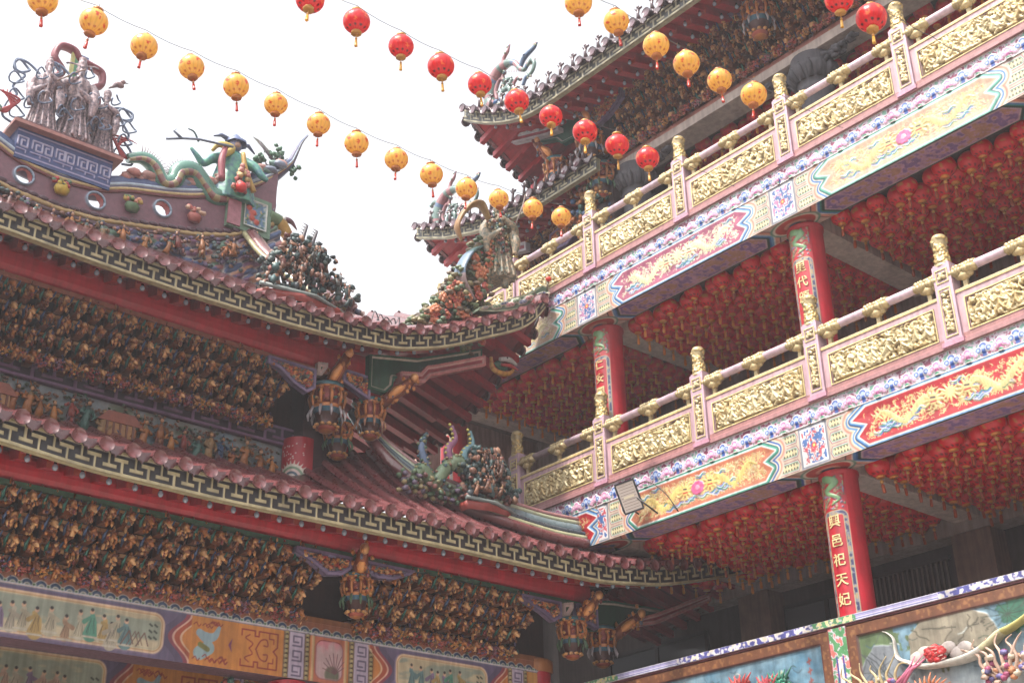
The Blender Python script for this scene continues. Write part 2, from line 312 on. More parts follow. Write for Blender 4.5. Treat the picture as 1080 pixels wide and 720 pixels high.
def beam_face(y0, y1, sty, seed, res=95):
    st = STY[sty]; w = y1 - y0; H = .62; c = Cv(w, H, res, S(204, 186, 166)); U, V = c.U, c.V; rg = random.Random(seed)
    a, b = .86, w - .86
    if w < 2.5: a, b = .2, w - .3
    z = .19
    P = [(a + .05, H - .05), (a - z, H * .70), (a + .05, H * .52), (a - z * .6, H * .30), (a + .03, .04), (b - .03, .04), (b + z * .6, H * .30), (b - .05, H * .52), (b + z, H * .70), (b - .05, H - .05)]
    d = d_poly(U, V, P)
    for e0, e1 in ((.25, a + .0), (b, w - .25)):
        hexset(c, e0 + .0, e1 - .02 if e0 < 1 else e1, 0, H, (S(150, 84, 90), S(70, 150, 126)), None)
    lim = np.where(U < w / 2, U - (a - .34), (b + .34) - U)
    for dist, col in ((.20, S(206, 190, 176)), (.17, S(206, 140, 120)), (.14, S(222, 206, 180)), (.115, st['z1'][3]), (.085, st['z1'][0]), (.07, S(30, 60, 96)), (.058, st['z1'][2]), (.042, st['z1'][1]), (.02, WHITE), (0, st['bg'])):
        c.fill(d - dist, col)
    c.h += np.clip((.1 - np.abs(d)) * .12, 0, .010)
    ins = d + .02
    c.curls(int(w * (330 if sty in ('cream', 'gold') else 140)), rg, .11, .0085, st['fl'], .006, (a, b, .04, H - .05), 3.0, ins + .02)
    cx = (a + b) / 2
    if w > 2.5:
        dragon(c, a + .18, cx - .25, H * .46, .13, st['dr'], False, rg, st['bg']); dragon(c, cx + .25, b - .18, H * .46, .13, st['dr'], True, rg, st['bg'])
        if sty in ('cream', 'gold'):
            for k in range(10):
                t = k * .628; c.fill(np.hypot((U - cx - .09 * math.cos(t)), (V - H * .5 - .07 * math.sin(t))) - .042, S(208, 96, 140) * (1 if k % 2 else 1.25), .015)
            c.fill(np.hypot(U - cx, V - H * .5) - .04, S(234, 160, 190), .02)
        else:
            for t in np.linspace(0, 6.28, 13): c.stroke([(cx, H * .55), (cx + .15 * math.cos(t), H * .55 + .14 * math.sin(t))], [.03, .006], st['dr'], .01)
        for k in range(16):
            x = rg.uniform(a + .2, b - .2); y = rg.uniform(.08, .2) if k % 3 else rg.uniform(.1, .5)
            for q in range(3): c.stroke(cat([(x - .12, y + q * .02), (x - .05, y + .03 + q * .02), (x + .02, y - .01 + q * .02), (x + .11, y + .02 + q * .02)], 3), [.004, .011, .005], [S(60, 110, 180), S(50, 140, 110), S(190, 205, 226)][(q + k) % 3], .008)
    else:
        for k, cl in enumerate((S(110, 160, 208), S(60, 150, 100), S(80, 130, 200), S(228, 140, 120), S(90, 180, 120))):
            c.stroke(cat([(w - .3, .05 + k * .06), (w * .6, .2 + k * .05), (w * .4, .35 + .04 * k), (w * .15, .1 + k * .03)], 4), [.02, .03, .01], cl, .01)
    if w > 2.5 or True:
        for cxx in (([0.0] if w > 2.5 else []) + [w]): joint(c, cxx, .25, 0, H, S(196, 80, 96) if sty in ('red', 'gold') else S(190, 130, 170), S(70, 110, 170), seed + int(cxx))
    return c
def lotus_band(w, H, res, seed):
    c = Cv(w, H, res, S(214, 196, 212)); U, V = c.U, c.V; per = .46; u = (U % per) - per / 2; ub = ((U + per / 2) % per) - per / 2
    nn = noise2(U, V, 26, seed, 2); c.fill((nn - .40) * .15, S(140, 62, 92)); c.fill((.64 - nn) * .15, S(120, 170, 150))
    def flower(x, c1, c2, s):
        for dx, dy, r in ((0, .13, .075), (-.075, .10, .05), (.075, .10, .05), (-.12, .055, .035), (.12, .055, .035)):
            d = np.hypot(x - dx * s, V - dy * s - .01); c.fill(d - r * s, WHITE, .012, mx=True); c.fill(d - r * s * .78, c1, .016, mx=True); c.fill(d - r * s * .42, c2)
        c.fill(np.maximum(np.abs(x) - .03, V - .09), c1 * .8)
    flower(u, S(58, 96, 178), S(180, 200, 232), 1.0); flower(ub, S(214, 120, 178), S(240, 200, 222), .9)
    d = np.hypot(ub, V - .015); c.fill(d - .038, S(44, 130, 92), .02)
    c.fill(V - .012, S(236, 230, 226)); c.fill(H - .012 - V, S(236, 226, 216))
    return c
def under_strip(w, D, sty):
    st = STY[sty]; c = Cv(w, D, 70, S(214, 180, 168)); U, V = c.U, c.V; a, b = .72, w - .72
    if w < 2.5: a, b = .1, w - .2
    d = d_poly(U, V, [(a, D * .06), (a - .16, D / 2), (a, D * .94), (b, D * .94), (b + .16, D / 2), (b, D * .06)])
    for dist, col in ((.22, S(60, 60, 70)), (.2, S(226, 150, 130)), (.13, WHITE), (.11, st['z1'][3]), (.07, st['z1'][2]), (.045, S(22, 60, 56)), (.0, S(222, 200, 196)), (-.012, S(196, 150, 176))): c.fill(d - dist, col)
    nn = noise2(U, V, 12, 3, 3); c.fill(np.maximum(d + .03, (.58 - nn) * .2), S(190, 140, 120)); c.fill(np.maximum(d + .03, (nn - .40) * .2), S(140, 108, 160))
    for cx in ((0, w) if w > 2.5 else (w,)):
        q = np.hypot((U - cx) / .36, (V - D / 2) / .19)
        for th, cl in ((1.25, S(104, 150, 132)), (1.12, S(232, 220, 200)), (1, S(190, 62, 54)), (.55, S(214, 150, 130)), (.3, S(84, 110, 140))): c.fill((q - th) * .2, cl)
    return c
BZ = 6.5
spans = [(Y0, COLY[0]), (COLY[0], COLY[1]), (COLY[1], COLY[2]), (COLY[2], COLY[3])]
looks = [['gold', 'red', 'gold', 'red'], ['plum', 'cream', 'plum', 'cream']]
for L, dz in enumerate(LV):
    for k, (ya, yb) in enumerate(spans):
        if L == 0 and k == 3: yb = 16.62
        b = MB(); b.box2((XG + .006, ya + .002, BZ + dz + CZ), (XG + .5, yb, BZ + dz + .90 + CZ), S(212, 176, 168)); bo = b.build('painted_beam', 'paint', gal)
        c = beam_face(ya, yb, looks[L][k], 11 * k + L)
        c.build('painted_face', lambda U, V, H, ya=ya, dz=dz: (XG - H, ya + U, BZ + dz + V + CZ), 'paint', bo)
        c = lotus_band(yb - ya, .28, 95, k + 5 * L)
        c.build('lotus_border', lambda U, V, H, ya=ya, dz=dz: (XG - .012 - H, ya + U, BZ + .62 + dz + V + CZ), 'paint', bo)
        c = under_strip(yb - ya, .5, looks[L][k])
        c.build('painted_underside', lambda U, V, H, ya=ya, dz=dz: (XG + V, ya + U, BZ + dz - .004 + 0 * U + CZ), 'paint', bo)
    ye = 16.62 if L == 0 else 20.2
    b = MB(); z0 = BZ + dz + .90 + CZ
    b.box2((XG - .06, Y0, z0), (XG + .3, ye, z0 + .05), S(176, 128, 128)); b.box2((XG - .02, Y0, z0 + .05), (XG + .3, ye, z0 + .09), S(206, 160, 160)); b.build('slab_nosing', 'paint', gal)
    b = MB(); b.box2((XG + .30, Y0, z0 - .02), (19.2, ye, z0 + .06), S(150, 140, 136)); b.build('floor_slab', 'matte', gal)
    b = MB(); b.box2((XG + .5, Y0, BZ + dz + .42 + CZ), (18.6, ye, BZ + dz + .50 + CZ), S(150, 132, 128)); b.build('ceiling', 'matte', gal)
    for y in COLY:
        if y > ye: continue
        b = MB(); b.box2((XG + .502, y - .22, BZ + dz - .03 + CZ), (18.2, y + .22, BZ + dz + .42 + CZ), S(226, 208, 196)); b.build('cross_beam', 'matte', gal)
    b = MB(); b.box2((18.2, Y0, BZ + dz - .2 + CZ), (18.62, ye, BZ + dz + .46 + CZ), S(176, 160, 152)); b.build('rear_beam', 'matte', gal)
# columns
def column(y, z0, z1, txt):
    cx = 14.98; r = .26; b = MB(); b.lathe((cx, y, CZ), [(r, z0), (r, z0 + (z1 - z0) * .5), (r, z1 - .06), (r + .02, z1 - .05), (r + .02, z1)], RED * 1.05, 40); co = b.build('column', 'paint', gal)
    W = .43; H = z1 - .06 - z0; c = Cv(W, H, 120, RED * .95); U, V = c.U, c.V; rg = random.Random(int(y * 10))
    arch = H - .62
    d = np.maximum(d_rect(U, V, W / 2, arch / 2 - .1, W / 2 - .012, arch / 2 + .2, .1), -9)
    c.bands(d, [(.0, CREAM * .8), (-.010, S(140, 134, 156))])
    nn = noise2(U, V, 26, int(y), 2); c.fill(np.maximum(d + .016, (.56 - nn) * .1), S(54, 56, 96)); c.fill(np.maximum(d + .016, (nn - .38) * .1), S(176, 156, 116)); c.fill(np.maximum(d + .016, (np.abs(nn - .48) - .012) * .1), S(120, 150, 120))
    d2 = d + .068; c.bands(d2, [(.010, CREAM * .8), (0, RED * .95)])
    up = V - (arch + .12)
    c.curls(90, rg, .12, .010, [S(140, 150, 110), S(110, 136, 100), S(176, 150, 116), S(120, 116, 140), S(80, 116, 90)], .008, (.02, W - .03, arch + .12, H - .02), 3.5)
    c.stroke(cat([(W * .3, H - .04), (W * .7, H - .12), (W * .35, H - .24), (W * .75, H - .36), (W * .5, H - .44)], 6), [.05, .045, .035, .02, .01], S(120, 160, 110), .012)
    rr = r + .003; A0 = R(183)
    c.build('painted_scroll', lambda U, V, Hh: (cx + (rr + Hh) * np.cos(A0 + (U - W / 2) / rr), y + (rr + Hh) * np.sin(A0 + (U - W / 2) / rr), z0 + V + CZ), 'paint', co)
    if txt:
        b = MB()
        for i, ch in enumerate(txt):
            Vt, Ft = glyphs(ch, .185, None); zc = z1 - .80 - i * (.27 if z0 < 5 else .25)
            a = A0 + (Vt[:, 0]) / rr; q = rr + .010 + Vt[:, 2]
            b.n = b.n; base = b.n; b.V.append(np.stack([cx + q * np.cos(a), y + q * np.sin(a), zc + Vt[:, 1] + CZ], 1)); b.n += len(Vt)
            for f in Ft: b.F.append(np.array([f]) + base); b.C.append(S(232, 208, 150)[None]); b.S.append(np.array([False]))
        b.build('gilt_inscription', 'paint', co)
TX = {(0, 1): '興邑祀天妃', (1, 1): '里代頒', (1, 2): '仁安國'}
for k, y in enumerate(COLY):
    if k < 2: column(y, 3.2, 6.47, TX.get((0, k)))
    column(y, 7.46, 10.44, TX.get((1, k)))
    if k < 3:
        b = MB(); b.lathe((14.98, y, 0), [(.3, 0), (.28, .3), (.27, .35), (.27, 4.6)], S(150, 140, 136), 24); b.build('ground_column', 'matte', gal)
# rear walls, pillars, windows
b = MB(); b.box2((18.66, Y0, 0), (18.9, 20.2, 7.9 + CZ), S(86, 74, 72)); b.box2((18.66, Y0, 7.95 + CZ), (18.9, 20.2, 11.3 + CZ), S(150, 132, 130)); b.build('rear_wall', 'matte', gal)
for y in COLY[:3]:
    b = MB(); b.box2((18.22, y - .34, 3.2 + CZ), (18.66, y + .34, 6.29 + CZ), S(140, 112, 98)); b.build('rear_pillar', 'matte', gal)
    b = MB(); b.box2((18.22, y - .3, 7.5 + CZ), (18.66, y + .3, 10.25 + CZ), S(150, 130, 124)); b.build('rear_pillar', 'matte', gal)
def window(yc, hw, z0, z1):
    b = MB(); x = 18.60; c = S(52, 44, 46)
    for a0, a1, b0, b1 in ((yc - hw, yc + hw, z0, z0 + .07), (yc - hw, yc + hw, z1 - .07, z1), (yc - hw, yc - hw + .07, z0 + .07, z1 - .07), (yc + hw - .07, yc + hw, z0 + .07, z1 - .07), (yc - .04, yc + .04, z0 + .07, z1 - .07)): b.box2((x, a0, b0 + CZ), (x + .058, a1, b1 + CZ), c)
    f = b.build('window', 'paint', gal); b = MB(); b.box2((x + .03, yc - hw + .07, z0 + .07 + CZ), (x + .05, yc + hw - .07, z1 - .07 + CZ), S(96, 100, 104)); b.build('pane', 'bulb', f)
window(13.4, .95, 5.35, 6.05); window(17.4, 1.3, 5.3, 6.0)
b = MB(); b.box2((18.56, 10.95, 6.08 + CZ), (18.65, 12.4, 6.14 + CZ), S(70, 56, 52)); b.box2((18.56, 10.95, 5.5 + CZ), (18.65, 12.4, 5.56 + CZ), S(70, 56, 52))
for y in np.arange(11.0, 12.4, .09): b.box2((18.58, y, 5.56 + CZ), (18.62, y + .035, 6.08 + CZ), S(120, 104, 96))
b.build('vent_grille', 'paint', gal)
b = MB(); b.box2((XG + .3, Y0, 3.2 + CZ), (18.66, 16.6, 3.38 + CZ), S(150, 140, 134)); b.box2((XG + .05, Y0, 2.4 + CZ), (XG + .45, 16.6, 3.0 + CZ), S(176, 120, 110)); b.build('first_floor_slab', 'matte', gal)
# ------------------------------------------------------------------ balustrades
def carve(w, h, res, seed, hgt=.05, r=.026, n=None, bgc=S(104, 78, 46), cols=None, L=.17):  # background colour darkened to deepen the shade in the carved recesses
    c = Cv(w, h, res, bgc); rg = random.Random(seed); cols = cols or [GOLD, S(214, 194, 146), S(190, 164, 112), S(222, 206, 162)]
    c.curls(n or int(w * h * 520), rg, L, r, cols, hgt, (.02, w - .02, .02, h - .02), 3.2)
    if w > 1:
        x = .12
        while x < w - .1:
            y = rg.uniform(.05, .12); t = rg.uniform(-.05, .05); H_ = rg.uniform(.2, .27); q = cols[rg.randrange(4)]; e = rg.choice((-1, 1))
            c.stroke([(x - t - e * .05, y), (x, y + H_ * .35), (x + t, y + H_ * .7)], [.022, .038, .026], q, hgt * 1.35); c.stroke([(x + e * .06, y), (x, y + H_ * .4)], [.018, .026], q, hgt * 1.3)
            c.stroke([(x + t, y + H_ * .65), (x + t + e * .07, y + H_ * .5), (x + t + e * .11, y + H_ * .75)], [.018, .016, .012], q, hgt * 1.4); c.stroke([(x + t, y + H_ * .65), (x + t - e * .07, y + H_ * .45)], [.018, .014], q, hgt * 1.4)
            c.stroke([(x + t * 1.2, y + H_ * .92), (x + t * 1.2 + .004, y + H_ * .93)], .026, q * 1.05, hgt * 1.5); x += rg.uniform(.15, .24)
    c.h[0, :] = c.h[-1, :] = 0; c.h[:, 0] = c.h[:, -1] = 0
    return c
PW, PH = 1.68, .42
carvs = [carve(PW, PH, 100, 31 + k).mesh('carving', lambda U, V, H: (-H, U - PW / 2, V), 'gold') for k in range(4)]
sm1 = carve(.13, .62, 110, 5, .03, .016, 70, L=.08).mesh('carved_inset', lambda U, V, H: (-H, U - .065, V), 'gold')
sm2 = carve(.13, .12, 110, 6, .03, .016, 14, L=.06).mesh('carved_inset', lambda U, V, H: (-H, U - .065, V), 'gold')
def finial_mesh():
    k = 28; H = .40; c = Cv(2 * math.pi * .1, H, 110, GOLD * .7); c.curls(120, random.Random(4), .08, .016, [GOLD, S(206, 166, 92), S(226, 196, 130)], .018, None, 3.5)
    c.h[:, -1] = c.h[:, 0]; c.h[-1, :] = 0
    rr = lambda V: .092 + .008 * np.cos(V / H * 6.28)
    me = c.mesh('finial', lambda U, V, Hh: ((rr(V) + Hh) * np.cos(U / .1), (rr(V) + Hh) * np.sin(U / .1), V), 'gold'); return me
fin_me = finial_mesh()
b = MB(); b.lathe((0, 0, 0), [(.11, -.03), (.115, 0), (.1, .012)], GOLD, 24); b.lathe((0, 0, 0), [(.1, .395), (.105, .41), (.085, .45), (.04, .475), (.0, .48)], GOLD, 24); fcap_me = b.mesh('finial_cap', 'gold')
def cloudbracket():
    b = MB(); rg = np.random.RandomState(3); c = GOLD * .92
    for i in range(16):
        y = -.16 + .32 * (i % 8) / 7; s = -1 if i < 8 else 1; b.blob((s * .02 - .01, y, s * .035), (.085, .05, .06), c * rg.uniform(.8, 1.1), 2, .14, rg)
    b.blob((-.02, 0, -.11), (.075, .075, .07), c, 2, .1, rg); b.blob((0, .07, -.09), (.05, .06, .05), c * .9, 2, .1, rg); b.blob((0, -.07, -.09), (.05, .06, .05), c * .9, 2, .1, rg)
    b.box2((-.02, -.03, -.30), (.03, .03, -.1), c * .8); return b.mesh('rail_bracket', 'gold')
brk = cloudbracket()
POSTY = [16.62, 14.46, 12.28, 10.10, 7.92, 5.74, 3.7]
def balustrade(b0, ys, label):
    th = thing('balustrade', label, 'balustrade', (XG + .05, 10, b0 + CZ)); X = XG + .04
    for i, y in enumerate(ys):
        b = MB(); P = S(204, 172, 186); b.box2((-.10, -.13, 0), (.10, .13, 1.17), P); b.box2((-.085, -.115, 1.17), (.085, .115, 1.20), P * .95); b.box2((-.125, -.16, -.004), (.12, .16, .06), S(206, 150, 170))
        for a, c_, z0, z1 in ((-.09, .09, .12, .82), (-.09, .09, .90, 1.10)):
            for q in ((a, a + .012, z0, z1), (c_ - .012, c_, z0, z1), (a + .012, c_ - .012, z0, z0 + .012), (a + .012, c_ - .012, z1 - .012, z1)): b.box2((-.112, q[0], q[2]), (-.0985, q[1], q[3]), S(236, 214, 150))
        me = b.mesh('railing_post', 'paint') if i == 0 else post_me
        post_me = me
        p = link('railing_post', me, th, Vector((X, y, b0 + CZ)) - WL[th.name])
        link('finial', fin_me, p, (0, 0, 1.20)); link('finial_cap', fcap_me, p, (0, 0, 1.19))
        link('carved_inset', sm1, p, (-.103, 0, .16)); link('carved_inset', sm2, p, (-.103, 0, .94))
    for i in range(len(ys) - 1):
        ya, yb = ys[i + 1] + .13, ys[i] - .13; w = yb - ya; yc = (ya + yb) / 2; b = MB(); P = S(204, 166, 172); hw = w / 2
        s = w / 1.92
        b.box2((-.03, -hw, .06), (.05, hw, .72), P * .9)
        b.box2((-.055, -hw, .06), (-.03, hw, .13), S(176, 124, 120)); b.box2((-.055, -hw, .62), (-.03, hw, .70), P)
        for q in (-1, 1): b.box2((-.055, q * hw, .13), (-.03, q * (hw - .09), .62), P)
        b.box2((-.07, -hw, .70), (.07, hw, .735), S(226, 200, 140)); b.box2((-.06, -hw, .735), (.06, hw, .75), S(236, 214, 180)); b.box2((-.07, -hw, 0.0), (.06, hw, .06), S(190, 130, 130))
        a = hw - .095
        for q in ((-a, a, .135, .15), (-a, a, .60, .615)): b.box2((-.066, q[0], q[2]), (-.0545, q[1], q[3]), S(236, 214, 150))
        for q in (-1, 1): b.box2((-.066, q * a, .15), (-.0545, q * (a - .015), .60), S(236, 214, 150))
        p = b.build('railing_panel', 'paint', th, Vector((X, yc, b0 + CZ)) - WL[th.name])
        o = link('carving', carvs[(i + (1 if b0 > 9 else 0)) % 4], p, (-.033, 0, .16)); o.scale = (1, s, 1.02)
        for dy in (-hw + .14, 0, hw - .14): link('rail_bracket', brk, th, Vector((X, yc + dy, b0 + 1.03 + CZ)) - WL[th.name])
    b = MB(); n = 30; yy = np.linspace(ys[-1], ys[0], 3); b.tube([(X, y, b0 + 1.03 + CZ) for y in yy], .062, S(214, 186, 198), 18); b.build('handrail', 'paint', th)
    return th
balustrade(7.42, POSTY, 'lower pink railing with gilded carved panels, in front of the column reading 里代頒')
balustrade(7.42 + 3.97, [18.8] + POSTY, 'upper pink railing with gilded carved panels, below the dark stone capitals')
# ------------------------------------------------------------------ parapet with painted relief
pw = thing('parapet_wall', 'painted relief parapet with floral coping and a dragon landscape, at the lower right corner', 'parapet', (14.6, 10, 3.0 + CZ))
b = MB(); b.box2((XG + .01, Y0, 2.9 + CZ), (XG + .22, 16.6, 4.24 + CZ), S(170, 110, 90)); b.build('wall', 'matte', pw)
b = MB(); b.box2((XG - .05, Y0, 4.27 + CZ), (XG + .26, 16.6, 4.36 + CZ), S(214, 206, 220)); b.box2((XG - .02, Y0, 4.24 + CZ), (XG + .24, 16.6, 4.27 + CZ), S(120, 60, 66)); cp = b.build('coping', 'paint', pw)
W = 16.6 - Y0; c = Cv(W, .085, 110, S(216, 212, 226), u0=0); U, V = c.U, c.V; nn = noise2(U, V, 24, 8, 2)
seg = ((U + .2) % 4.36); tmask = np.where((seg > 1.0) & (seg < 2.6), -1, 1)
c.fill(np.maximum((.50 - nn) * .1, -tmask * .1), S(84, 84, 150)); c.fill(np.maximum((nn - .36) * .1, -tmask * .1), S(232, 220, 200))
for vv, cl in ((.02, S(70, 70, 160)), (.05, S(120, 110, 190)), (.07, S(60, 60, 140))): c.fill(np.maximum(np.abs(V - vv) - .006, tmask * .1), cl)
kk = np.abs(((U - (10.33 - Y0) + 2.18) % 4.36) - 2.18); c.fill(np.maximum(kk - .35, (.5 - nn) * .1), S(90, 150, 100)); c.fill(np.maximum(kk - .30, (nn - .45) * .1), S(226, 210, 150))
c.build('painted_edge', lambda U, V, H: (XG - .053 + 0 * U, Y0 + U, 4.272 + V + CZ), 'paint', cp)
def landscape(y0, y1, seed):
    w = y1 - y0; H = 1.3; c = Cv(w, H, 80, S(140, 164, 174)); U, V = c.U, c.V; rg = random.Random(seed)
    nn = noise2(U, V, 3, seed, 4); n5 = noise2(U, V, 11, seed + 5, 4); c.c *= (.8 + .4 * n5)[..., None]; c.fill((nn - .5) * .5, S(92, 134, 158), soft=20); c.fill((V - .35 - nn * .3) * 1., S(196, 204, 206), soft=30)
    x = w - U                                        # x grows to the right in the picture
    fol = lambda cx, cy, r, col: c.fill((np.hypot(x - cx, V - cy) - r + (noise2(U, V, 14, seed + 3, 3) - .5) * .35), col, soft=3)
    rock = lambda P, col: (c.fill(d_poly(x, V, P) + (noise2(U, V, 6, 2, 2) - .5) * .05, col, .012), [c.stroke([(w - (p0 + (p1 - p0) * t + .03 * math.sin(9 * t)), q0 + (q1 - q0) * t) for t in np.linspace(0, 1, 6)], .008, col * .35) for p0, p1, q0, q1 in [(rg.uniform(min(p[0] for p in P) + .04, max(p[0] for p in P) - .04), rg.uniform(min(p[0] for p in P), max(p[0] for p in P)), rg.uniform(max(p[1] for p in P) * .75, max(p[1] for p in P) * .93), rg.uniform(min(p[1] for p in P) + .05, min(p[1] for p in P) + .4)) for _ in range(9)]])
    if seed == 1:
        fol(.35, .95, .38, S(100, 120, 84)); fol(1.25, .95, .35, S(96, 110, 76)); rock([(.1, .2), (.15, .75), (.35, 1.0), (.62, .95), (.72, .7), (.9, .55), (.9, .2)], S(128, 134, 140))
        rock([(.85, .7), (.9, 1.0), (1.1, 1.17), (1.7, 1.2), (2.0, 1.05), (2.1, .85), (1.9, .7)], S(146, 138, 120)); fol(2.6, 1.0, .33, S(70, 130, 110)); fol(2.35, 1.1, .2, S(60, 110, 90))
        for k in range(12): a = k * .5; c.stroke([(w - 2.25, 1.0), (w - 2.25 - .35 * math.cos(a), 1.0 + .22 * math.sin(a))], .005, S(60, 70, 60))
        rock([(3.25, .3), (3.2, .8), (3.3, 1.15), (3.4, .95), (3.5, 1.12), (3.62, .8), (3.7, .3)], S(128, 130, 134)); fol(3.9, .9, .2, S(86, 120, 90))
    else:
        for cx in (.5, 1.1, 1.7, 2.6, 3.1, 3.5): rock([(cx - .18, .35), (cx - .1, .7), (cx, .95 if cx > 2 else .8), (cx + .1, .75), (cx + .2, .35)], S(170, 180, 150)); fol(cx, .45, .22, S(110, 140, 116))
        for i, yy in enumerate((1.0, .87, .74, .61)): c.stroke([(w - 4.0, yy), (w - 3.94, yy - .02)], .012, S(150, 80, 70)); c.stroke([(w - 3.97, yy + .03), (w - 3.97, yy - .05)], .01, S(150, 80, 70))
    fr = -d_rect(U, V, w / 2, H / 2 - .3, w / 2 - .14, H / 2 + .16)
    c.fill(fr * -1 * -1 - 0 if False else -(-fr), S(0, 0, 0)) if False else None
    c.c *= (.62 + .72 * n5)[..., None]
    for k_ in range(60): xx, yy = rg.uniform(.2, w - .2), rg.uniform(.3, 1.1); c.stroke(cat([(xx, yy), (xx + .06, yy + rg.uniform(-.05, .05)), (xx + .13, yy + rg.uniform(-.06, .06))], 3), .006, [S(60, 80, 70), S(90, 96, 90), S(200, 206, 200), S(70, 100, 120)][k_ % 4])
    d = d_rect(U, V, w / 2, H / 2 - .3, w / 2 - .14, H / 2 + .16); c.fill(-d, S(116, 72, 48)); c.h = np.where(d > 0, .03, c.h)
    n3 = noise2(U, V, 30, 5, 1); c.fill(np.maximum(-d + .02, (.72 - n3) * .1), S(150, 104, 66)); c.fill(np.abs(d) - .012, S(90, 46, 40))
    return c
for y0, y1, sd in ((5.95 - 2.1, 10.16, 1), (10.46, 14.8, 2)):
    if sd == 1: y0 = 10.16 - 4.2
    c = landscape(y0, y1, sd); c.build('painted_relief', lambda U, V, H, y0=y0: (XG - H, y0 + U, 2.92 + V + CZ), 'paint', pw)
for yc in (10.31, 14.95, 5.81):
    c = Cv(.30, 1.32, 110, S(216, 212, 224)); U, V = c.U, c.V; nn = noise2(U, V, 20, 4, 2)
    c.fill((.5 - nn) * .1, S(90, 150, 100)); c.fill((nn - .40) * .1, S(214, 120, 110)); q = np.abs(U - .15)
    c.fill(np.maximum(np.abs(q - .05) - .012, V - .95), S(60, 60, 150)); c.fill(np.maximum(q - .03, V - .9), WHITE); c.fill(.135 - q, S(120, 50, 56))
    c.build('painted_divider', lambda U, V, H, yc=yc: (XG - .035 + 0 * U, yc - .15 + U, 2.92 + V + CZ), 'paint', pw)
# raised ribbon, dragon mane and clouds of the relief (x = distance right of the divider)
def rp(x, z, o=.04): return (XG - o, 10.16 - x, z + CZ)
RW = S(206, 200, 190)
b = MB(); b.tube([rp(*p) for p in cat([(.52, 4.06, .01), (.6, 4.02, .02), (.68, 3.93, .03), (.69, 3.80, .035), (.72, 3.68, .04), (.86, 3.60, .05), (1.05, 3.52, .05), (1.3, 3.50, .05), (1.6, 3.50, .05), (1.85, 3.54, .06), (2.02, 3.62, .06), (2.15, 3.70, .06), (2.3, 3.74, .06), (2.5, 3.82, .06), (2.8, 4.0, .05)], 6)], [.012, .025, .03, .035, .06, .09, .11, .13, .15, .15, .13, .11, .09, .07], np.array([RW] * 10 + [S(206, 200, 160)] * 2 + [S(196, 184, 110)] * 3), 10, flat=.35)
b.build('ribbon', 'clay', pw)
b = MB(); rg = np.random.RandomState(5)
for k in range(7): b.blob(rp(.98 + k * .11, 3.64 + .05 * math.sin(k * 2.1), .03), (.03, .11, .08), S(196, 184, 176), 2, .05, rg)
b.build('pale_cloud', 'clay', pw)
b = MB()
for k in range(24):
    a = k * 2.4; r_ = .11 * math.sqrt(k / 24); b.blob(rp(1.30 + r_ * math.cos(a) * 1.1, 3.62 + r_ * math.sin(a) * .8, .12 + rg.uniform(0, .05)), (.04, .052, .036), S(196, 48, 50) * rg.uniform(.8, 1.2), 2, .12, rg)
for k in range(5): b.tube([rp(1.24 + .04 * k, 3.70 - .045 * k, .19), rp(1.34 + .03 * k, 3.69 - .04 * k, .2)], .007, S(226, 180, 170), 5)
b.build('red_cloud', 'clay', pw)
b = MB(); b.blob(rp(1.17, 3.10, .12), (.12, .20, .14), S(216, 150, 100), 3, .03, rg)
for a in np.linspace(0, 3.14, 15):
    l_ = rg.uniform(.9, 1.12); p0 = np.array(rp(1.17 - .18 * math.cos(a), 3.12 + .10 * math.sin(a), .2)); p1 = np.array(rp(1.17 - .36 * l_ * math.cos(a), 3.12 + .25 * l_ * math.sin(a), .24)); b.tube([p0, (p0 + p1) / 2 + (-.03, .01, 0), p1], [.024, .018, .004], S(214, 130, 90) * rg.uniform(.85, 1.15), 7)
b.build('dragon_mane', 'clay', pw)
for X0, cl, seed in ((.42, S(206, 186, 140), 1), (2.16, S(214, 180, 160), 2)):
    b = MB(); rg_ = random.Random(seed)
    for k in range(7):
        x = X0 + (k - 3) * .075; f = (k - 3) * .035; P = [(x * .6 + X0 * .4, 3.2, .10), (x + f * .5, 3.36, .15), (x + f + rg_.uniform(-.05, .05), 3.48, .17), (x + f * 2 - .05, 3.58, .17), (x + f * 2.6 + rg_.uniform(-.02, .06), 3.66 + rg_.uniform(-.1, .06), .19)]
        b.tube([rp(*p) for p in cat(P, 4)], [.028, .022, .014, .005], cl * rg_.uniform(.8, 1.1), 7)
    for k in range(46): b.blob(rp(X0 + rg_.uniform(-.26, .34), 3.34 + rg_.uniform(-.2, .12), .10 + rg_.uniform(0, .08)), (.035, .045, .035), [cl, S(176, 80, 120), S(110, 100, 150), S(196, 130, 90), S(216, 200, 176)][k % 5] * rg_.uniform(.7, 1.15), 2, .25, npr)
    b.build('crest', 'clay', pw)
b = MB()
for k in range(3): b.tube([rp(*p) for p in cat([(.66 + k * .07, 3.34, .14), (.82 + k * .07, 3.42 + k * .03, .17), (.93 + k * .06, 3.52, .16), (.98 + k * .12, 3.66, .08)], 5)], [.022, .018, .005], S(206, 110, 140), 8)
b.build('whiskers', 'clay', pw)
b = MB()
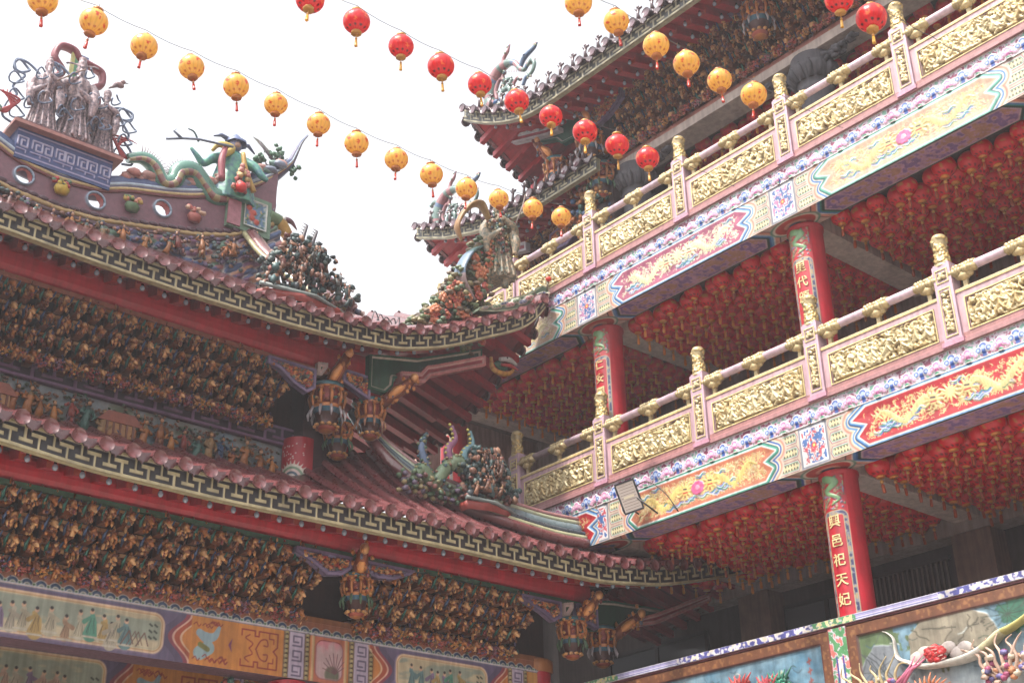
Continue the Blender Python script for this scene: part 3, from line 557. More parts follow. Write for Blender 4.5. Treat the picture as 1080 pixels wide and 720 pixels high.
for k, (x, zc_, cl) in enumerate(((-1.1, 3.62, S(40, 120, 96)), (-1.3, 3.6, S(176, 60, 70)), (-1.78, 3.68, S(190, 60, 56)), (-2.4, 3.6, S(150, 150, 120)), (-3.0, 3.75, S(176, 150, 130)))):
    for j in range(40): a_ = j * 2.4; r_ = .17 * math.sqrt(j / 40); b.blob((XG - .05 - .07 * npr.rand(), 10.16 - x + r_ * math.cos(a_) + .02, zc_ + r_ * math.sin(a_) * 1.1 + CZ), (.03, .04, .035), cl * npr.uniform(.5, 1.4), 2, .3, npr)
    for j in range(5): b.tube([(XG - .08, 10.16 - x, zc_ + CZ), (XG - .12, 10.16 - x + (j - 2) * .07, zc_ + .16 + CZ), (XG - .1, 10.16 - x + (j - 2) * .1, zc_ + .24 + CZ)], [.025, .02, .005], cl * npr.uniform(.7, 1.3), 6)
b.build('relief_figures', 'clay', pw)
# ------------------------------------------------------------------ floodlight
fl = thing('floodlight', 'square floodlight with pale glass clamped to the lower painted beam', 'floodlight', (14.44, 13.35, 6.6 + CZ))
Mx = np.array(Matrix.Rotation(R(28), 3, 'Z') @ Matrix.Rotation(R(-12), 3, 'X') @ Matrix.Rotation(R(-24), 3, 'Y'))
c0 = np.array((14.2, 13.62, 6.93 + CZ)); b = MB(); b.box(c0, (.045, .155, .235), S(60, 60, 66), M3=Mx)
for k in range(7): b.box(c0 + Mx @ np.array((.06, 0, -.2 + k * .066)), (.02, .12, .006), S(70, 70, 74), M3=Mx)
for q in ((0, .235, .155, .014), (0, -.235, .155, .014)): b.box(c0 + Mx @ np.array((-.05, 0, q[1])), (.012, .16, .014), S(74, 74, 80), M3=Mx)
for q in (-.155, .155): b.box(c0 + Mx @ np.array((-.05, q, 0)), (.012, .014, .22), S(74, 74, 80), M3=Mx)
b.build('housing', 'metal', fl)
b = MB(); b.box(c0 + Mx @ np.array((-.05, 0, 0)), (.004, .14, .22), S(206, 196, 186)); b = MB(); b.box(c0 + Mx @ np.array((-.049, 0, 0)), (.004, .14, .22), S(214, 200, 190), M3=Mx); [b.box(c0 + Mx @ np.array((-.056, 0, q)), (.002, .12, .004), S(150, 140, 132), M3=Mx) for q in np.linspace(-.18, .18, 9)]; b.box(c0 + Mx @ np.array((-.058, 0, 0)), (.004, .085, .018), S(232, 220, 190), M3=Mx); b.build('glass', 'bulb', fl)
b = MB(); b.tube([c0 + (0.03, .13, 0), c0 + (.15, .18, -.1), (14.47, 13.7, 6.72 + CZ)], .014, S(70, 66, 66), 6); b.tube([c0 + (0.03, -.13, -.05), (14.47, 13.3, 6.62 + CZ)], .014, S(70, 66, 66), 6); b.tube(cat([c0 + (.06, -.05, .15), c0 + (.1, -.3, .18), c0 + (.2, -.55, -.05), (14.49, 12.9, 6.55 + CZ)], 5), .009, S(90, 80, 70), 6)
b.build('mounting_arm', 'metal', fl)
# ------------------------------------------------------------------ eaves
FRET = ["############", "..#.........", "..#.#######.", "..#....#....", "###.#..#..##".replace('.#.', '...'), ".......#....", "############"]
FR = np.zeros((7, 12))
FR[0] = FR[6] = 1; FR[1:5, 1] = 1; FR[4, [10, 11, 0, 1, 2, 3, 4]] = 1; FR[2:6, 7] = 1; FR[2, 4:11] = 1
FR[4, 4] = 0; FR[4, 3] = 1; FR[2, 4] = 0
def fret_band(F, s0, s1, zf, h, n, parent, name='fret_band', c1=CREAM, c2=FDARK, per=.52, flip=1, res=115, depth=.018):
    w = s1 - s0; c = Cv(w, h, res, c2, u0=s0); r = 6 - np.clip((c.V / h * 7).astype(int), 0, 6); q = (((c.U * flip) % per) / per * 12).astype(int) % 12
    a = FR[r, q]; c.c = np.where(a[..., None] > .5, c1, c2); c.h = a * depth
    nn = noise2(c.U, c.V, 5, 3, 3); c.c = c.c * (1 - .25 * np.clip(nn - .45, 0, 1)[..., None] * 3); c.h = c.h + 1e-6
    zz = lambda U: np.interp(U, *zf)
    c.build(name, lambda U, V, H: F(U, n - H, zz(U) + V), 'paint', parent)
def eave(F, parent, T, lift, base, D, sl, fret_h=.3, hump=None, sp=.34, raft=True, side=False, tile=MAUVE, roofD=None, bulbs=2, ups=False, fc=(CREAM, FDARK), sofcol=S(140, 22, 38), per=.34):
    """F(t, n, z): t from the corner tip along the eave, n inward. T = eave length, D = soffit depth"""
    lt, lz = lift; L = lambda t: np.interp(t, lt, lz); ft = fan(F)
    tt = np.linspace(0, T, int(T / .06)); zf = (tt, base + L(tt)); roofD = roofD or D
    if not side: fret_band(F, 0, T, zf, fret_h, 0, parent, c1=fc[0], c2=fc[1], per=per)
    b = MB(); fz0, fz1 = (.16, .26) if side else (0, fret_h); fcc = DRED if side else fc[0] * .9
    for a_, c_ in zip(tt[:-1], tt[1:]):
        za, zc = base + L(a_), base + L(c_)
        V = [(a_, .003, za + fz0), (c_, .003, zc + fz0), (c_, .003, zc + fz1), (a_, .003, za + fz1), (a_, .09, za + fz0), (c_, .09, zc + fz0), (c_, .09, zc + fz1), (a_, .09, za + fz1)]
        b.add(V, [[0, 1, 2, 3], [4, 5, 6, 7], [0, 4, 5, 1], [3, 2, 6, 7]], fcc)
    b.xf(ft); b.build('fascia', 'paint', parent)
    # soffit
    b = MB(); nN = 10
    def zs(t, n): return base + L(t) + sl * n
    for a_, c_ in zip(tt[:-1], tt[1:]):
        for k in range(nN):
            na, nc = D * k / nN, D * (k + 1) / nN; na = max(na, .09)
            if na > c_: continue
            V = [(a_, min(na, a_ + .02), zs(a_, na) + .16), (c_, min(na, c_), zs(c_, na) + .16), (c_, min(nc, c_), zs(c_, nc) + .16), (a_, min(nc, a_ + .02), zs(a_, nc) + .16)]
            b.add(V, [[0, 1, 2, 3]], sofcol)
    b.xf(ft); b.build('soffit', 'paint', parent)
    # rafters with square ends
    b = MB(); bl = []
    for i in range(int(T / sp)):
        t = (i + .5) * sp; n1 = min(D, t)
        if n1 < .2: continue
        for n0, n1_, w_, z0 in ((-.06 if side else .10, n1, .055, .03), (.5, n1, .075, -.05)):
            if n1_ <= n0 + .05 or (z0 < 0 and not raft): continue
            P = np.array([(t - w_, n0, zs(t, n0) + z0), (t + w_, n0, zs(t, n0) + z0), (t + w_, n0, zs(t, n0) + z0 + .12), (t - w_, n0, zs(t, n0) + z0 + .12),
                          (t - w_, n1_, zs(t, n1_) + z0), (t + w_, n1_, zs(t, n1_) + z0), (t + w_, n1_, zs(t, n1_) + z0 + .12), (t - w_, n1_, zs(t, n1_) + z0 + .12)])
            b.add(P, [[0, 1, 2, 3], [0, 4, 5, 1], [1, 5, 6, 2], [3, 2, 6, 7], [0, 3, 7, 4]], [S(196, 84, 60)] + [RED * .95] * 4)
        bl.append((t, min(.42, n1 * .8)))
    b.xf(ft); b.build('rafters', 'paint', parent)
    # roof surface, tile rolls, end discs and drip tiles
    hp_ = hump or (lambda t: 0 * t)
    top = lambda t, n: base + L(t) + fret_h + .05 + n * (sl + .12) + .035 * n * n + hp_(t) * (n / roofD) ** 1.6
    b = MB(); tg = np.linspace(0, T, int(T / .12)); ng = np.linspace(0, roofD, 12); V = []
    TT, NN = np.meshgrid(tg, ng, indexing='ij'); NN = np.minimum(NN, TT); V = np.stack([TT, NN, top(TT, NN)], -1).reshape(-1, 3)
    i, j = np.meshgrid(np.arange(len(tg) - 1), np.arange(11), indexing='ij'); a = (i * 12 + j).ravel(); b.add(V, np.stack([a, a + 12, a + 13, a + 1], 1), tile * .45)
    for i in range(int(T / sp)):
        t = (i + .5) * sp; n1 = min(roofD, max(t, .15)); nn = np.linspace(-.20, n1, 9); dz = (L(t + .05) - L(t - .05)) / .1
        V = []; k = 9
        for n in nn:
            for q in range(k): a_ = math.pi * q / (k - 1); V.append((t + .085 * math.cos(a_), n, top(t, max(n, 0)) - .02 + (min(n, 0)) * .3 + .09 * math.sin(a_) + dz * .085 * math.cos(a_)))
        ii, jj = np.meshgrid(np.arange(8), np.arange(k - 1), indexing='ij'); a_ = (ii * k + jj).ravel(); b.add(V, np.stack([a_, a_ + 1, a_ + k + 1, a_ + k], 1), tile, True)
        z = top(t, 0) - .07; cs = [(t + .093 * math.cos(q), -.205, z + .093 * math.sin(q)) for q in np.linspace(0, 2 * math.pi, 15)[:-1]]
        b.add([(t, -.225, z)] + cs + [(x, -.17, zz) for x, _, zz in cs], [[0, 1 + q, 1 + (q + 1) % 14] for q in range(14)], tile * 1.1, True)
        s_ = b.n - 29; b.F.append(np.array([[s_ + 1 + q, s_ + 1 + (q + 1) % 14, s_ + 15 + (q + 1) % 14, s_ + 15 + q] for q in range(14)])); b.C.append(np.tile(tile, (14, 1))); b.S.append(np.full(14, True))
        tm = t + sp / 2; zm = top(tm, 0) - .0; lz_ = (L(tm + .05) - L(tm - .05)) / .1; P = [(tm + u_, -.09, zm + v_ + lz_ * u_) for u_, v_ in ((-.15, .03), (-.13, -.06), (-.085, -.075), (-.06, -.12), (-.02, -.125), (0, -.16), (.02, -.125), (.06, -.12), (.085, -.075), (.13, -.06), (.15, .03), (.08, .0), (0, -.02), (-.08, .0))]
        b.prism(P, (0, .03, 0), tile * .72)
    b.xf(ft); o = b.build('roof_tiles', 'glaze', parent)
    if ups:
        for i in range(1, int(T / sp)):
            t = (i + .5) * sp; b = MB(); z = top(t, 0) + .08
            b.tube([(t, 0, z), (t, -.02, z + .12), (t + .02, -.02, z + .2)], [.05, .028, .03], tile * .8, 6); b.blob((t + .05, -.02, z + .22), (.075, .03, .03), tile * .8); b.blob((t + .01, -.02, z + .27), (.035, .025, .035), tile * .7); b.tube([(t - .01, -.02, z + .2), (t - .07, -.02, z + .28)], [.02, .008], tile * .7, 5)
            b.xf(ft); b.build('tile_guard', 'glaze', o)
    if bulbs and not side:
        for r_ in range(bulbs):
            me = MB(); me.lathe((0, 0, 0), [(0, 0), (.02, 0), (.022, -.04)], S(50, 44, 50), 8); me.lathe((0, 0, -.035), [(.018, 0), (.036, -.03), (.036, -.055), (.02, -.08), (0, -.085)], S(150, 164, 182), 12); me = me.mesh('light_bulb', 'bulb')
            for t, n in bl:
                n = n + .38 * r_
                if n > t or n > D: continue
                link('light_bulb', me, parent, Vector([float(q) for q in F(t + sp / 2 * (r_ % 2), n, zs(t, n) + (-.05 if n > .48 else .04))]) - WL[parent.name])
    return zs
# ------------------------------------------------------------------ carved timber
def hanging_pillar(r=.26, h=.75, seed=1, pet=S(196, 186, 190)):
    b = MB(); rg = np.random.RandomState(seed); g = GILT
    b.lathe((0, 0, 0), [(r * .8, h * .5), (r * 1.0, h * .48), (r * 1.02, h * .40), (r * .9, h * .38), (r * .86, h * .1), (r * .95, h * .05), (r * .95, -h * .02), (r * .75, -h * .1), (r * .6, -h * .3), (r * .62, -h * .36), (r * .45, -h * .42), (r * .2, -h * .45), (0, -h * .46)],
            [g, S(60, 100, 110), g, S(120, 50, 44), S(110, 44, 40), g, S(50, 90, 110), S(70, 40, 36), S(90, 60, 44), S(150, 70, 50), g, S(180, 120, 60)], 24)
    for k in range(10):
        a = k * .628; x, y = math.cos(a), math.sin(a)
        b.tube([(x * r * .98, y * r * .98, h * .36), (x * r * 1.12, y * r * 1.12, h * .2), (x * r * .98, y * r * .98, h * .02)], [.02, .03, .02], g * rg.uniform(.7, 1.2), 6)
        b.blob((x * r * 1.06, y * r * 1.06, h * .34), (.05, .05, .04), g * rg.uniform(.8, 1.2), 1, .2, rg)
        b.tube([(x * r * 1.0, y * r * 1.0, 0), (x * r * 1.15, y * r * 1.15, -h * .12), (x * r * 1.12, y * r * 1.12, -h * .22)], [.02, .026, .008], pet * rg.uniform(.6, .85), 6)
        b.blob((x * r * .68, y * r * .68, -h * .33), (.045, .045, .03), S(206, 150, 90) * rg.uniform(.7, 1.1), 1)
    for k in range(40): a = rg.uniform(0, 6.28); b.blob((math.cos(a) * r * .98, math.sin(a) * r * .98, rg.uniform(.05, .45) * h), (.04, .04, .03), [g, S(160, 90, 70), S(60, 100, 90), S(190, 140, 80)][rg.randint(4)] * rg.uniform(.7, 1.2), 1, .3, rg)
    return b.mesh('hanging_pillar', 'gilt')
HP = [hanging_pillar(.26, .8, 1), hanging_pillar(.24, .75, 2, S(206, 150, 120)), hanging_pillar(.24, .75, 3, S(90, 120, 90))]
def figure(b, p, h, col, rg, lean=0, skin=S(190, 146, 110)):     # small carved figure: legs or robe, torso, bent arms, head, headdress
    x, y, z = p; h = h * rg.uniform(.82, 1.12); c2 = col * rg.uniform(.5, 1.25); c3 = [S(120, 66, 50), S(70, 90, 86), S(150, 120, 80), S(90, 60, 70)][rg.randint(4)] * rg.uniform(.6, 1.2); hx = x + lean * .6 * h; st = rg.uniform(.04, .16) * h
    if rg.rand() < .5:
        for s in (-1, 1): b.tube([(x + s * st, y - .03 * s * h, z), (x + s * st * .9, y - .05 * h, z + .2 * h), (x + lean * .3 * h + s * .05 * h, y, z + .42 * h)], [.045 * h, .06 * h, .08 * h], c3, 6)
        b.tube([(x + lean * .25 * h, y, z + .26 * h), (x + lean * .4 * h, y - .02, z + .5 * h), (hx, y - .01, z + .76 * h)], [.15 * h, .11 * h, .05 * h], np.array([col, c2]), 7)
    else: b.tube([(x, y, z), (x + lean * .3 * h + rg.uniform(-.05, .05) * h, y - .02, z + .35 * h), (x + lean * .5 * h, y - .02, z + .6 * h), (hx, y - .02, z + .76 * h)], [.17 * h, .11 * h, .12 * h, .05 * h], np.array([col, c2, c3]), 7)
    b.blob((hx + lean * .1 * h, y - .05 * h, z + .86 * h), (.062 * h, .07 * h, .082 * h), skin, 1); b.blob((hx + lean * .1 * h, y - .01 * h, z + .93 * h), (.085 * h, .08 * h, .055 * h), c3 * .7, 1, .2, rg)
    if rg.rand() < .4: b.tube([(hx, y, z + .94 * h), (hx + rg.uniform(-.15, .15) * h, y, z + 1.1 * h)], [.03 * h, .006], c2, 4)
    for s in (-1, 1):
        e = rg.uniform(-.5, .5); b.tube([(hx + s * .11 * h, y, z + .69 * h), (hx + s * (.24 + .06 * e) * h, y - .08 * h, z + (.55 + .25 * e) * h), (hx + s * (.16 + .15 * e) * h, y - .18 * h, z + (.55 + .6 * e) * h)], [.05 * h, .06 * h, .02 * h], c2, 5)
    b.blob((x + lean * .5 * h, y - .10 * h, z + .48 * h), (.08 * h, .05 * h, .05 * h), c3 * 1.2, 1, .3, rg); b.blob((x + rg.uniform(-.1, .1) * h, y - .12 * h, z + .15 * h), (.06 * h, .05 * h, .12 * h), c2, 1, .3, rg)
PALF = [GILT, S(196, 130, 70), S(150, 70, 60), S(70, 110, 100), S(180, 140, 90), S(60, 90, 130), S(170, 100, 50)]
def bracket_set(seed, hh=.85, out_=.8, sp=.25, acc=S(40, 96, 84), acc2=S(56, 74, 108)):
    """one stepped bracket column pair, top and front at (n=0, z=0) stepping back and down"""
    rg = np.random.RandomState(seed); b = MB(); nt_ = 4; g = [GILT, S(196, 144, 92), S(146, 92, 62), S(214, 166, 116), S(116, 70, 52)]
    for k in range(nt_):
        z = -hh * (k + .5) / nt_; n = out_ * (k + .5) / nt_; ph = (k % 2) * sp * .5; dh = hh / nt_
        b.box((0, n + .20, z), (sp * 1.0, .02, dh * .52), S(44, 28, 26)); b.box((0, n + .12, z + dh * .42), (sp * 1.0, .03, dh * .05), S(110, 66, 44))
        for x in (-sp * .70 + ph, sp * .30 + ph):
            b.box((x, n, z + dh * .30), (sp * .36, .06, dh * .09), S(120, 66, 44)); b.box((x, n + .04, z - dh * .1), (.055, .10, dh * .30), S(128, 76, 50))
            for s in (-1, 1): b.box((x + s * sp * .32, n - .01, z + dh * .44), (.04, .06, dh * .10), g[rg.randint(5)] * .8); b.tube([(x + s * .03, n + .0, z + dh * .05), (x + s * .09, n - .02, z + dh * .1), (x + s * .11, n - .02, z + dh * .3)], [.03, .03, .02], g[rg.randint(5)] * .8, 6)
            P = [(x, n + .02, z + dh * .30), (x + .01, n - .14, z + dh * .2), (x + .02, n - .24, z - dh * .2)]
            b.tube(P, [.055, .05, .015], g[rg.randint(5)], 6); b.blob((x + .01, n - .18, z + dh * .12), (.04, .04, .045), g[rg.randint(5)], 1, .3, rg)
            a1, a2 = (acc, acc2) if (k % 2 == 0) else (acc2, acc)
            b.tube([(x - .06, n - .03, z - dh * .28), (x - .085, n - .12, z + dh * .0), (x - .075, n - .18, z + dh * .34)], [.014, .024, .008], a1, 6, flat=.5)
            if rg.rand() < .6: b.tube([(x + .07, n - .04, z + dh * .0), (x + .09, n - .12, z + dh * .2), (x + .10, n - .17, z + dh * .45)], [.012, .02, .008], a2, 6, flat=.5)
            for q in range(24):
                c = g[rg.randint(5)] * rg.uniform(.5, 1.25) if rg.rand() > .14 else [S(120, 50, 50), S(60, 80, 70), S(80, 70, 100)][rg.randint(3)]
                b.blob((x + rg.normal(0, .042), n - .03 - rg.rand() * .15, z + rg.normal(0, dh * .34)), (rg.uniform(.012, .026), rg.uniform(.015, .035), rg.uniform(.016, .05)), c, 1, .3, rg)
            figure(b, (x, n - .14, z - dh * .42), dh * .85, g[rg.randint(5)] * rg.uniform(.7, 1.1), rg, rg.uniform(-.2, .2), S(196, 140, 88))
    for cx in (-sp * .75, sp * .25):
        cc = [GILT, S(196, 140, 80), S(150, 100, 110), S(170, 90, 80)][rg.randint(4)]
        for q in range(34):
            a = rg.uniform(0, 6.28); r = rg.uniform(0, .1); c = (cc if q % 3 else [S(150, 60, 60), S(80, 100, 80), S(110, 90, 120)][rg.randint(3)]) * rg.uniform(.6, 1.2)
            b.blob((cx + r * math.cos(a) * 1.1, out_ * .9 - .16 - .06 * rg.rand(), -hh + .06 + r * math.sin(a)), (.02, .03, .02), c, 1, .2, rg)
    return b.mesh('bracket_set', 'gilt')
BR = [bracket_set(s) for s in range(4)]
BRT = [bracket_set(s + 10, 1.1, .55, .27, S(36, 96, 84), S(44, 60, 96)) for s in range(3)]
def brackets(parent, meshes, s0, s1, n, z, sp, gallery=False):
    k = 0; s = s0
    while s < s1:
        loc = Vector((s, n, z + CZ)) if not gallery else Vector((n, s, z + CZ))
        link('bracket_set', meshes[k % len(meshes)], parent, loc - WL[parent.name], -math.pi / 2 if gallery else 0); s += sp; k += 1
def board(F, parent, name, P, n, th, col, edge=None, mat='paint', carv=0, seed=0, mid=None):
    """shaped board in the s,z plane with contour outlines"""
    P = np.array(P, float); s0, z0 = P.min(0) - .01; s1, z1 = P.max(0) + .01; c = Cv(s1 - s0, z1 - z0, 110, col); Q = P - [s0, z0]
    d = d_poly(c.U, c.V, [tuple(q) for q in Q])
    if carv: c.curls(int((s1 - s0) * (z1 - z0) * carv), random.Random(seed), .1, .014, [GILT, S(200, 140, 80), S(150, 80, 50), S(170, 60, 50), S(80, 100, 90)], .05, None, 3.5)
    if edge is not None: c.fill(-(d + .045), edge[0]); c.fill(np.abs(d + .05) - .012, edge[1]); c.h = np.where(d > -.05, .03, c.h)
    if mid is not None: c.fill(np.maximum(np.abs(d + .10) - .02, d), mid)
    c.mask = d < c.px * .6
    o = c.build(name, lambda U, V, H: F(s0 + U, n - H, z0 + V), mat, parent)
    b = MB(); V3 = [(p[0], n + .004, p[1]) for p in P]; b.prism(V3, (0, th, 0), (edge[0] if edge is not None else col) * .9); b.xf(fan(F)); b.build('backing', mat, o)
    return o
# ------------------------------------------------------------------ main hall
hall = thing('main_hall', 'two tiered main temple hall with curved tiled eaves and gilt bracket friezes', 'temple hall', (8, 20, 0))
WX0 = -1.0
UPT = 14.2; UL = ([0, .34, .9, 1.42, 1.9, 2.42, 3.17, 4.2, 5.2, 6.8, 8.2, 9.5, 12, 15.2], [1.95, 1.5, 1.17, .92, .66, .43, .19, .06, .0, -.03, -.01, .04, .1, .3]); UY = 15.4; UB = 9.0
LPT = 18.3; LL = ([0, 1.0, 2.0, 2.9, 4.2, 5, 7.2, 10.8, 12.5, 13.7, 19.3], [1.0, .68, .40, .18, .01, 0, 0, -.07, -.05, .05, .3]); LY = 14.2; LB = 5.67
def smooth_lift(l):
    t = np.linspace(0, l[0][-1], 400); z = np.interp(t, *l); k = np.ones(13) / 13; zp = np.pad(z, 6, mode='edge'); zp[:6] = z[0] + (z[0] - z[1]) * np.arange(6, 0, -1); return (t, np.convolve(zp, k, 'valid'))
UL = smooth_lift(UL); LL = smooth_lift(LL)
FU = lambda t, n, z: (UPT - t, UY + n, z + CZ); FUs = lambda t, n, z: (UPT - n, UY + t, z + CZ)
FL = lambda t, n, z: (LPT - t, LY + n, z + CZ); FLs = lambda t, n, z: (LPT - n, LY + t, z + CZ)
eave(FU, hall, 15.2, UL, UB, 1.6, .32, bulbs=1, roofD=2.8)
eave(FUs, hall, 5.0, UL, UB, 3.2, .32, side=True, roofD=3.4)
hmp = lambda t: np.interp(t, [0, 4.0, 5.6, 6.6, 7.6, 8.3], [0, .1, .55, .75, .5, 0])
eave(FL, hall, 19.3, LL, LB, 1.5, .26, bulbs=1, roofD=2.85, hump=hmp)
eave(FLs, hall, 3.2, LL, LB, 1.6, .26, side=True, roofD=2.6)
def hbeam(name, x0, x1, y, z0, z1, th, col, mat='paint', rnd=False, parent=hall):
    b = MB()
    if rnd:
        k = 10; P = [(x0, y + th / 2 - th / 2 * math.cos(a), (z0 + z1) / 2 + (z1 - z0) / 2 * math.sin(a) + CZ) for a in np.linspace(-math.pi / 2, math.pi / 2, k)] + [(x0, y + th, z1 + CZ), (x0, y + th, z0 + CZ)]
        P = P[:k] + [(x0, y + th, z1 + CZ), (x0, y + th, z0 + CZ)]; b.prism(P, (x1 - x0, 0, 0), col)
    else: b.box2((x0, y, z0 + CZ), (x1, y + th, z1 + CZ), col)
    return b.build(name, mat, parent)
# upper storey
hbeam('eave_purlin', WX0, 11.1, 16.2, 8.9, 9.42, .30, RED * 1.15, rnd=True)
hbeam('eave_purlin', WX0, 14.6, 15.0, 5.60, 5.98, .26, RED * 1.15, rnd=True)
hbeam('carved_strip', WX0, 10.9, 16.21, 8.83, 8.9, .2, S(160, 100, 80), 'gilt')
hbeam('painted_strip', WX0, 14.4, 15.02, 5.54, 5.60, .2, S(70, 110, 84))
hbeam('upper_wall', WX0, 10.2, 17.16, 6.9, 9.6, .3, S(70, 40, 36), 'matte')
hbeam('upper_lintel', WX0, 10.3, 17.05, 7.84, 8.16, .1, S(110, 74, 100)); 
fret_band(HF, WX0, 10.25, (np.array([WX0, 11]), np.array([7.85, 7.85])), .30, 17.045, hall, 'fret_lintel', S(142, 104, 140), S(64, 44, 62), .62)
c = Cv(10.1 - WX0, .78, 70, S(150, 146, 140), u0=WX0); nn = noise2(c.U, c.V, 3, 6, 4); c.fill((.48 - nn) * .3, S(120, 140, 150), soft=6); c.fill((nn - .36) * .3, S(110, 120, 96), soft=4); c.fill((c.V - .12 - .2 * nn), S(90, 96, 70), .02, soft=6)
rl = c.build('relief_panel', lambda U, V, H: (U, 17.12 - H, 7.07 + V + CZ), 'clay', hall)
rg = np.random.RandomState(3); mes = []
for k in range(8):
    b = MB(); figure(b, (0, 0, 0), .46, PALF[k % 7] * .9, rg, rg.uniform(-.3, .3), S(200, 150, 110))
    for q in range(30): b.blob((rg.uniform(-.16, .16), rg.uniform(-.0, .07), rg.uniform(-.05, .55)), (.03, .025, .022), [S(130, 92, 74), S(74, 92, 72), S(140, 104, 84), S(96, 74, 66)][rg.randint(4)], 1, .3, rg)
    mes.append(b.mesh('relief_figure', 'clay'))
x = 4.4; k = 0
while x < 9.9: link('relief_figure', mes[k % 8], hall, Vector((x, 17.04, 7.2 + rg.uniform(-.02, .14) + CZ)) - WL[hall.name], rg.uniform(-.4, .4)); x += rg.uniform(.16, .27); k += 1
for x0, kk in ((7.05, 0), (5.2, 1)):
    b = MB(); b.box2((x0, 16.98, 7.3 + CZ), (x0 + .5, 17.1, 7.5 + CZ), S(170, 120, 70)); b.prism([(x0 - .1, 16.96, 7.5 + CZ), (x0 + .6, 16.96, 7.5 + CZ), (x0 + .45, 16.96, 7.66 + CZ), (x0 + .05, 16.96, 7.66 + CZ)], (0, .14, 0), S(150, 80, 60))
    for q in range(5): b.box2((x0 + .04 + q * .1, 16.965, 7.3 + CZ), (x0 + .07 + q * .1, 16.98, 7.5 + CZ), S(110, 60, 40))
    b.build('relief_pavilion', 'clay', rl)
brackets(hall, BR, 3.9, 9.7, 16.25, 8.83, .5)
b = MB(); b.lathe((10.3, 17.0, CZ), [(.27, 5.8), (.27, 7.95)], RED * .9, 36); co = b.build('column', 'paint', hall)
c = Cv(.5, .9, 110, RED * .9); 
for th, cl in ((.24, S(226, 216, 200)), (.20, S(120, 150, 120)), (.16, S(226, 200, 190)), (.12, S(60, 90, 110)), (.08, S(220, 210, 200)), (.04, RED)): c.fill(np.hypot(c.U - .25, c.V - .25) - th, cl, .005)
for a in np.linspace(0, 6.28, 28): c.stroke([(.25 + .25 * math.cos(a), .25 + .25 * math.sin(a)), (.25 + .30 * math.cos(a), .25 + .30 * math.sin(a))], [.012, .003], S(230, 214, 200))
for k in range(26): c.fill(np.hypot(c.U - npr.uniform(.05, .45), c.V - npr.uniform(.56, .85)) - .011, S(226, 210, 200))
c.build('painted_band', lambda U, V, H: (10.3 + (.275 + H) * np.cos(R(215) + (U - .25) / .27), 17.0 + (.275 + H) * np.sin(R(215) + (U - .25) / .27), 7.0 + V + CZ), 'paint', co)
# lower storey
hbeam('lower_wall', WX0, 14.5, 16.05, 4.55, 5.9, .3, S(70, 40, 36), 'matte')
def br_low(a, b_): brackets(hall, BR, a, b_, 15.06, 5.54, .5)
br_low(4.4, 9.5); br_low(10.75, 13.6)
hbeam('bracket_ledge', WX0, 14.2, 15.62, 4.72, 4.80, .5, S(140, 84, 44))
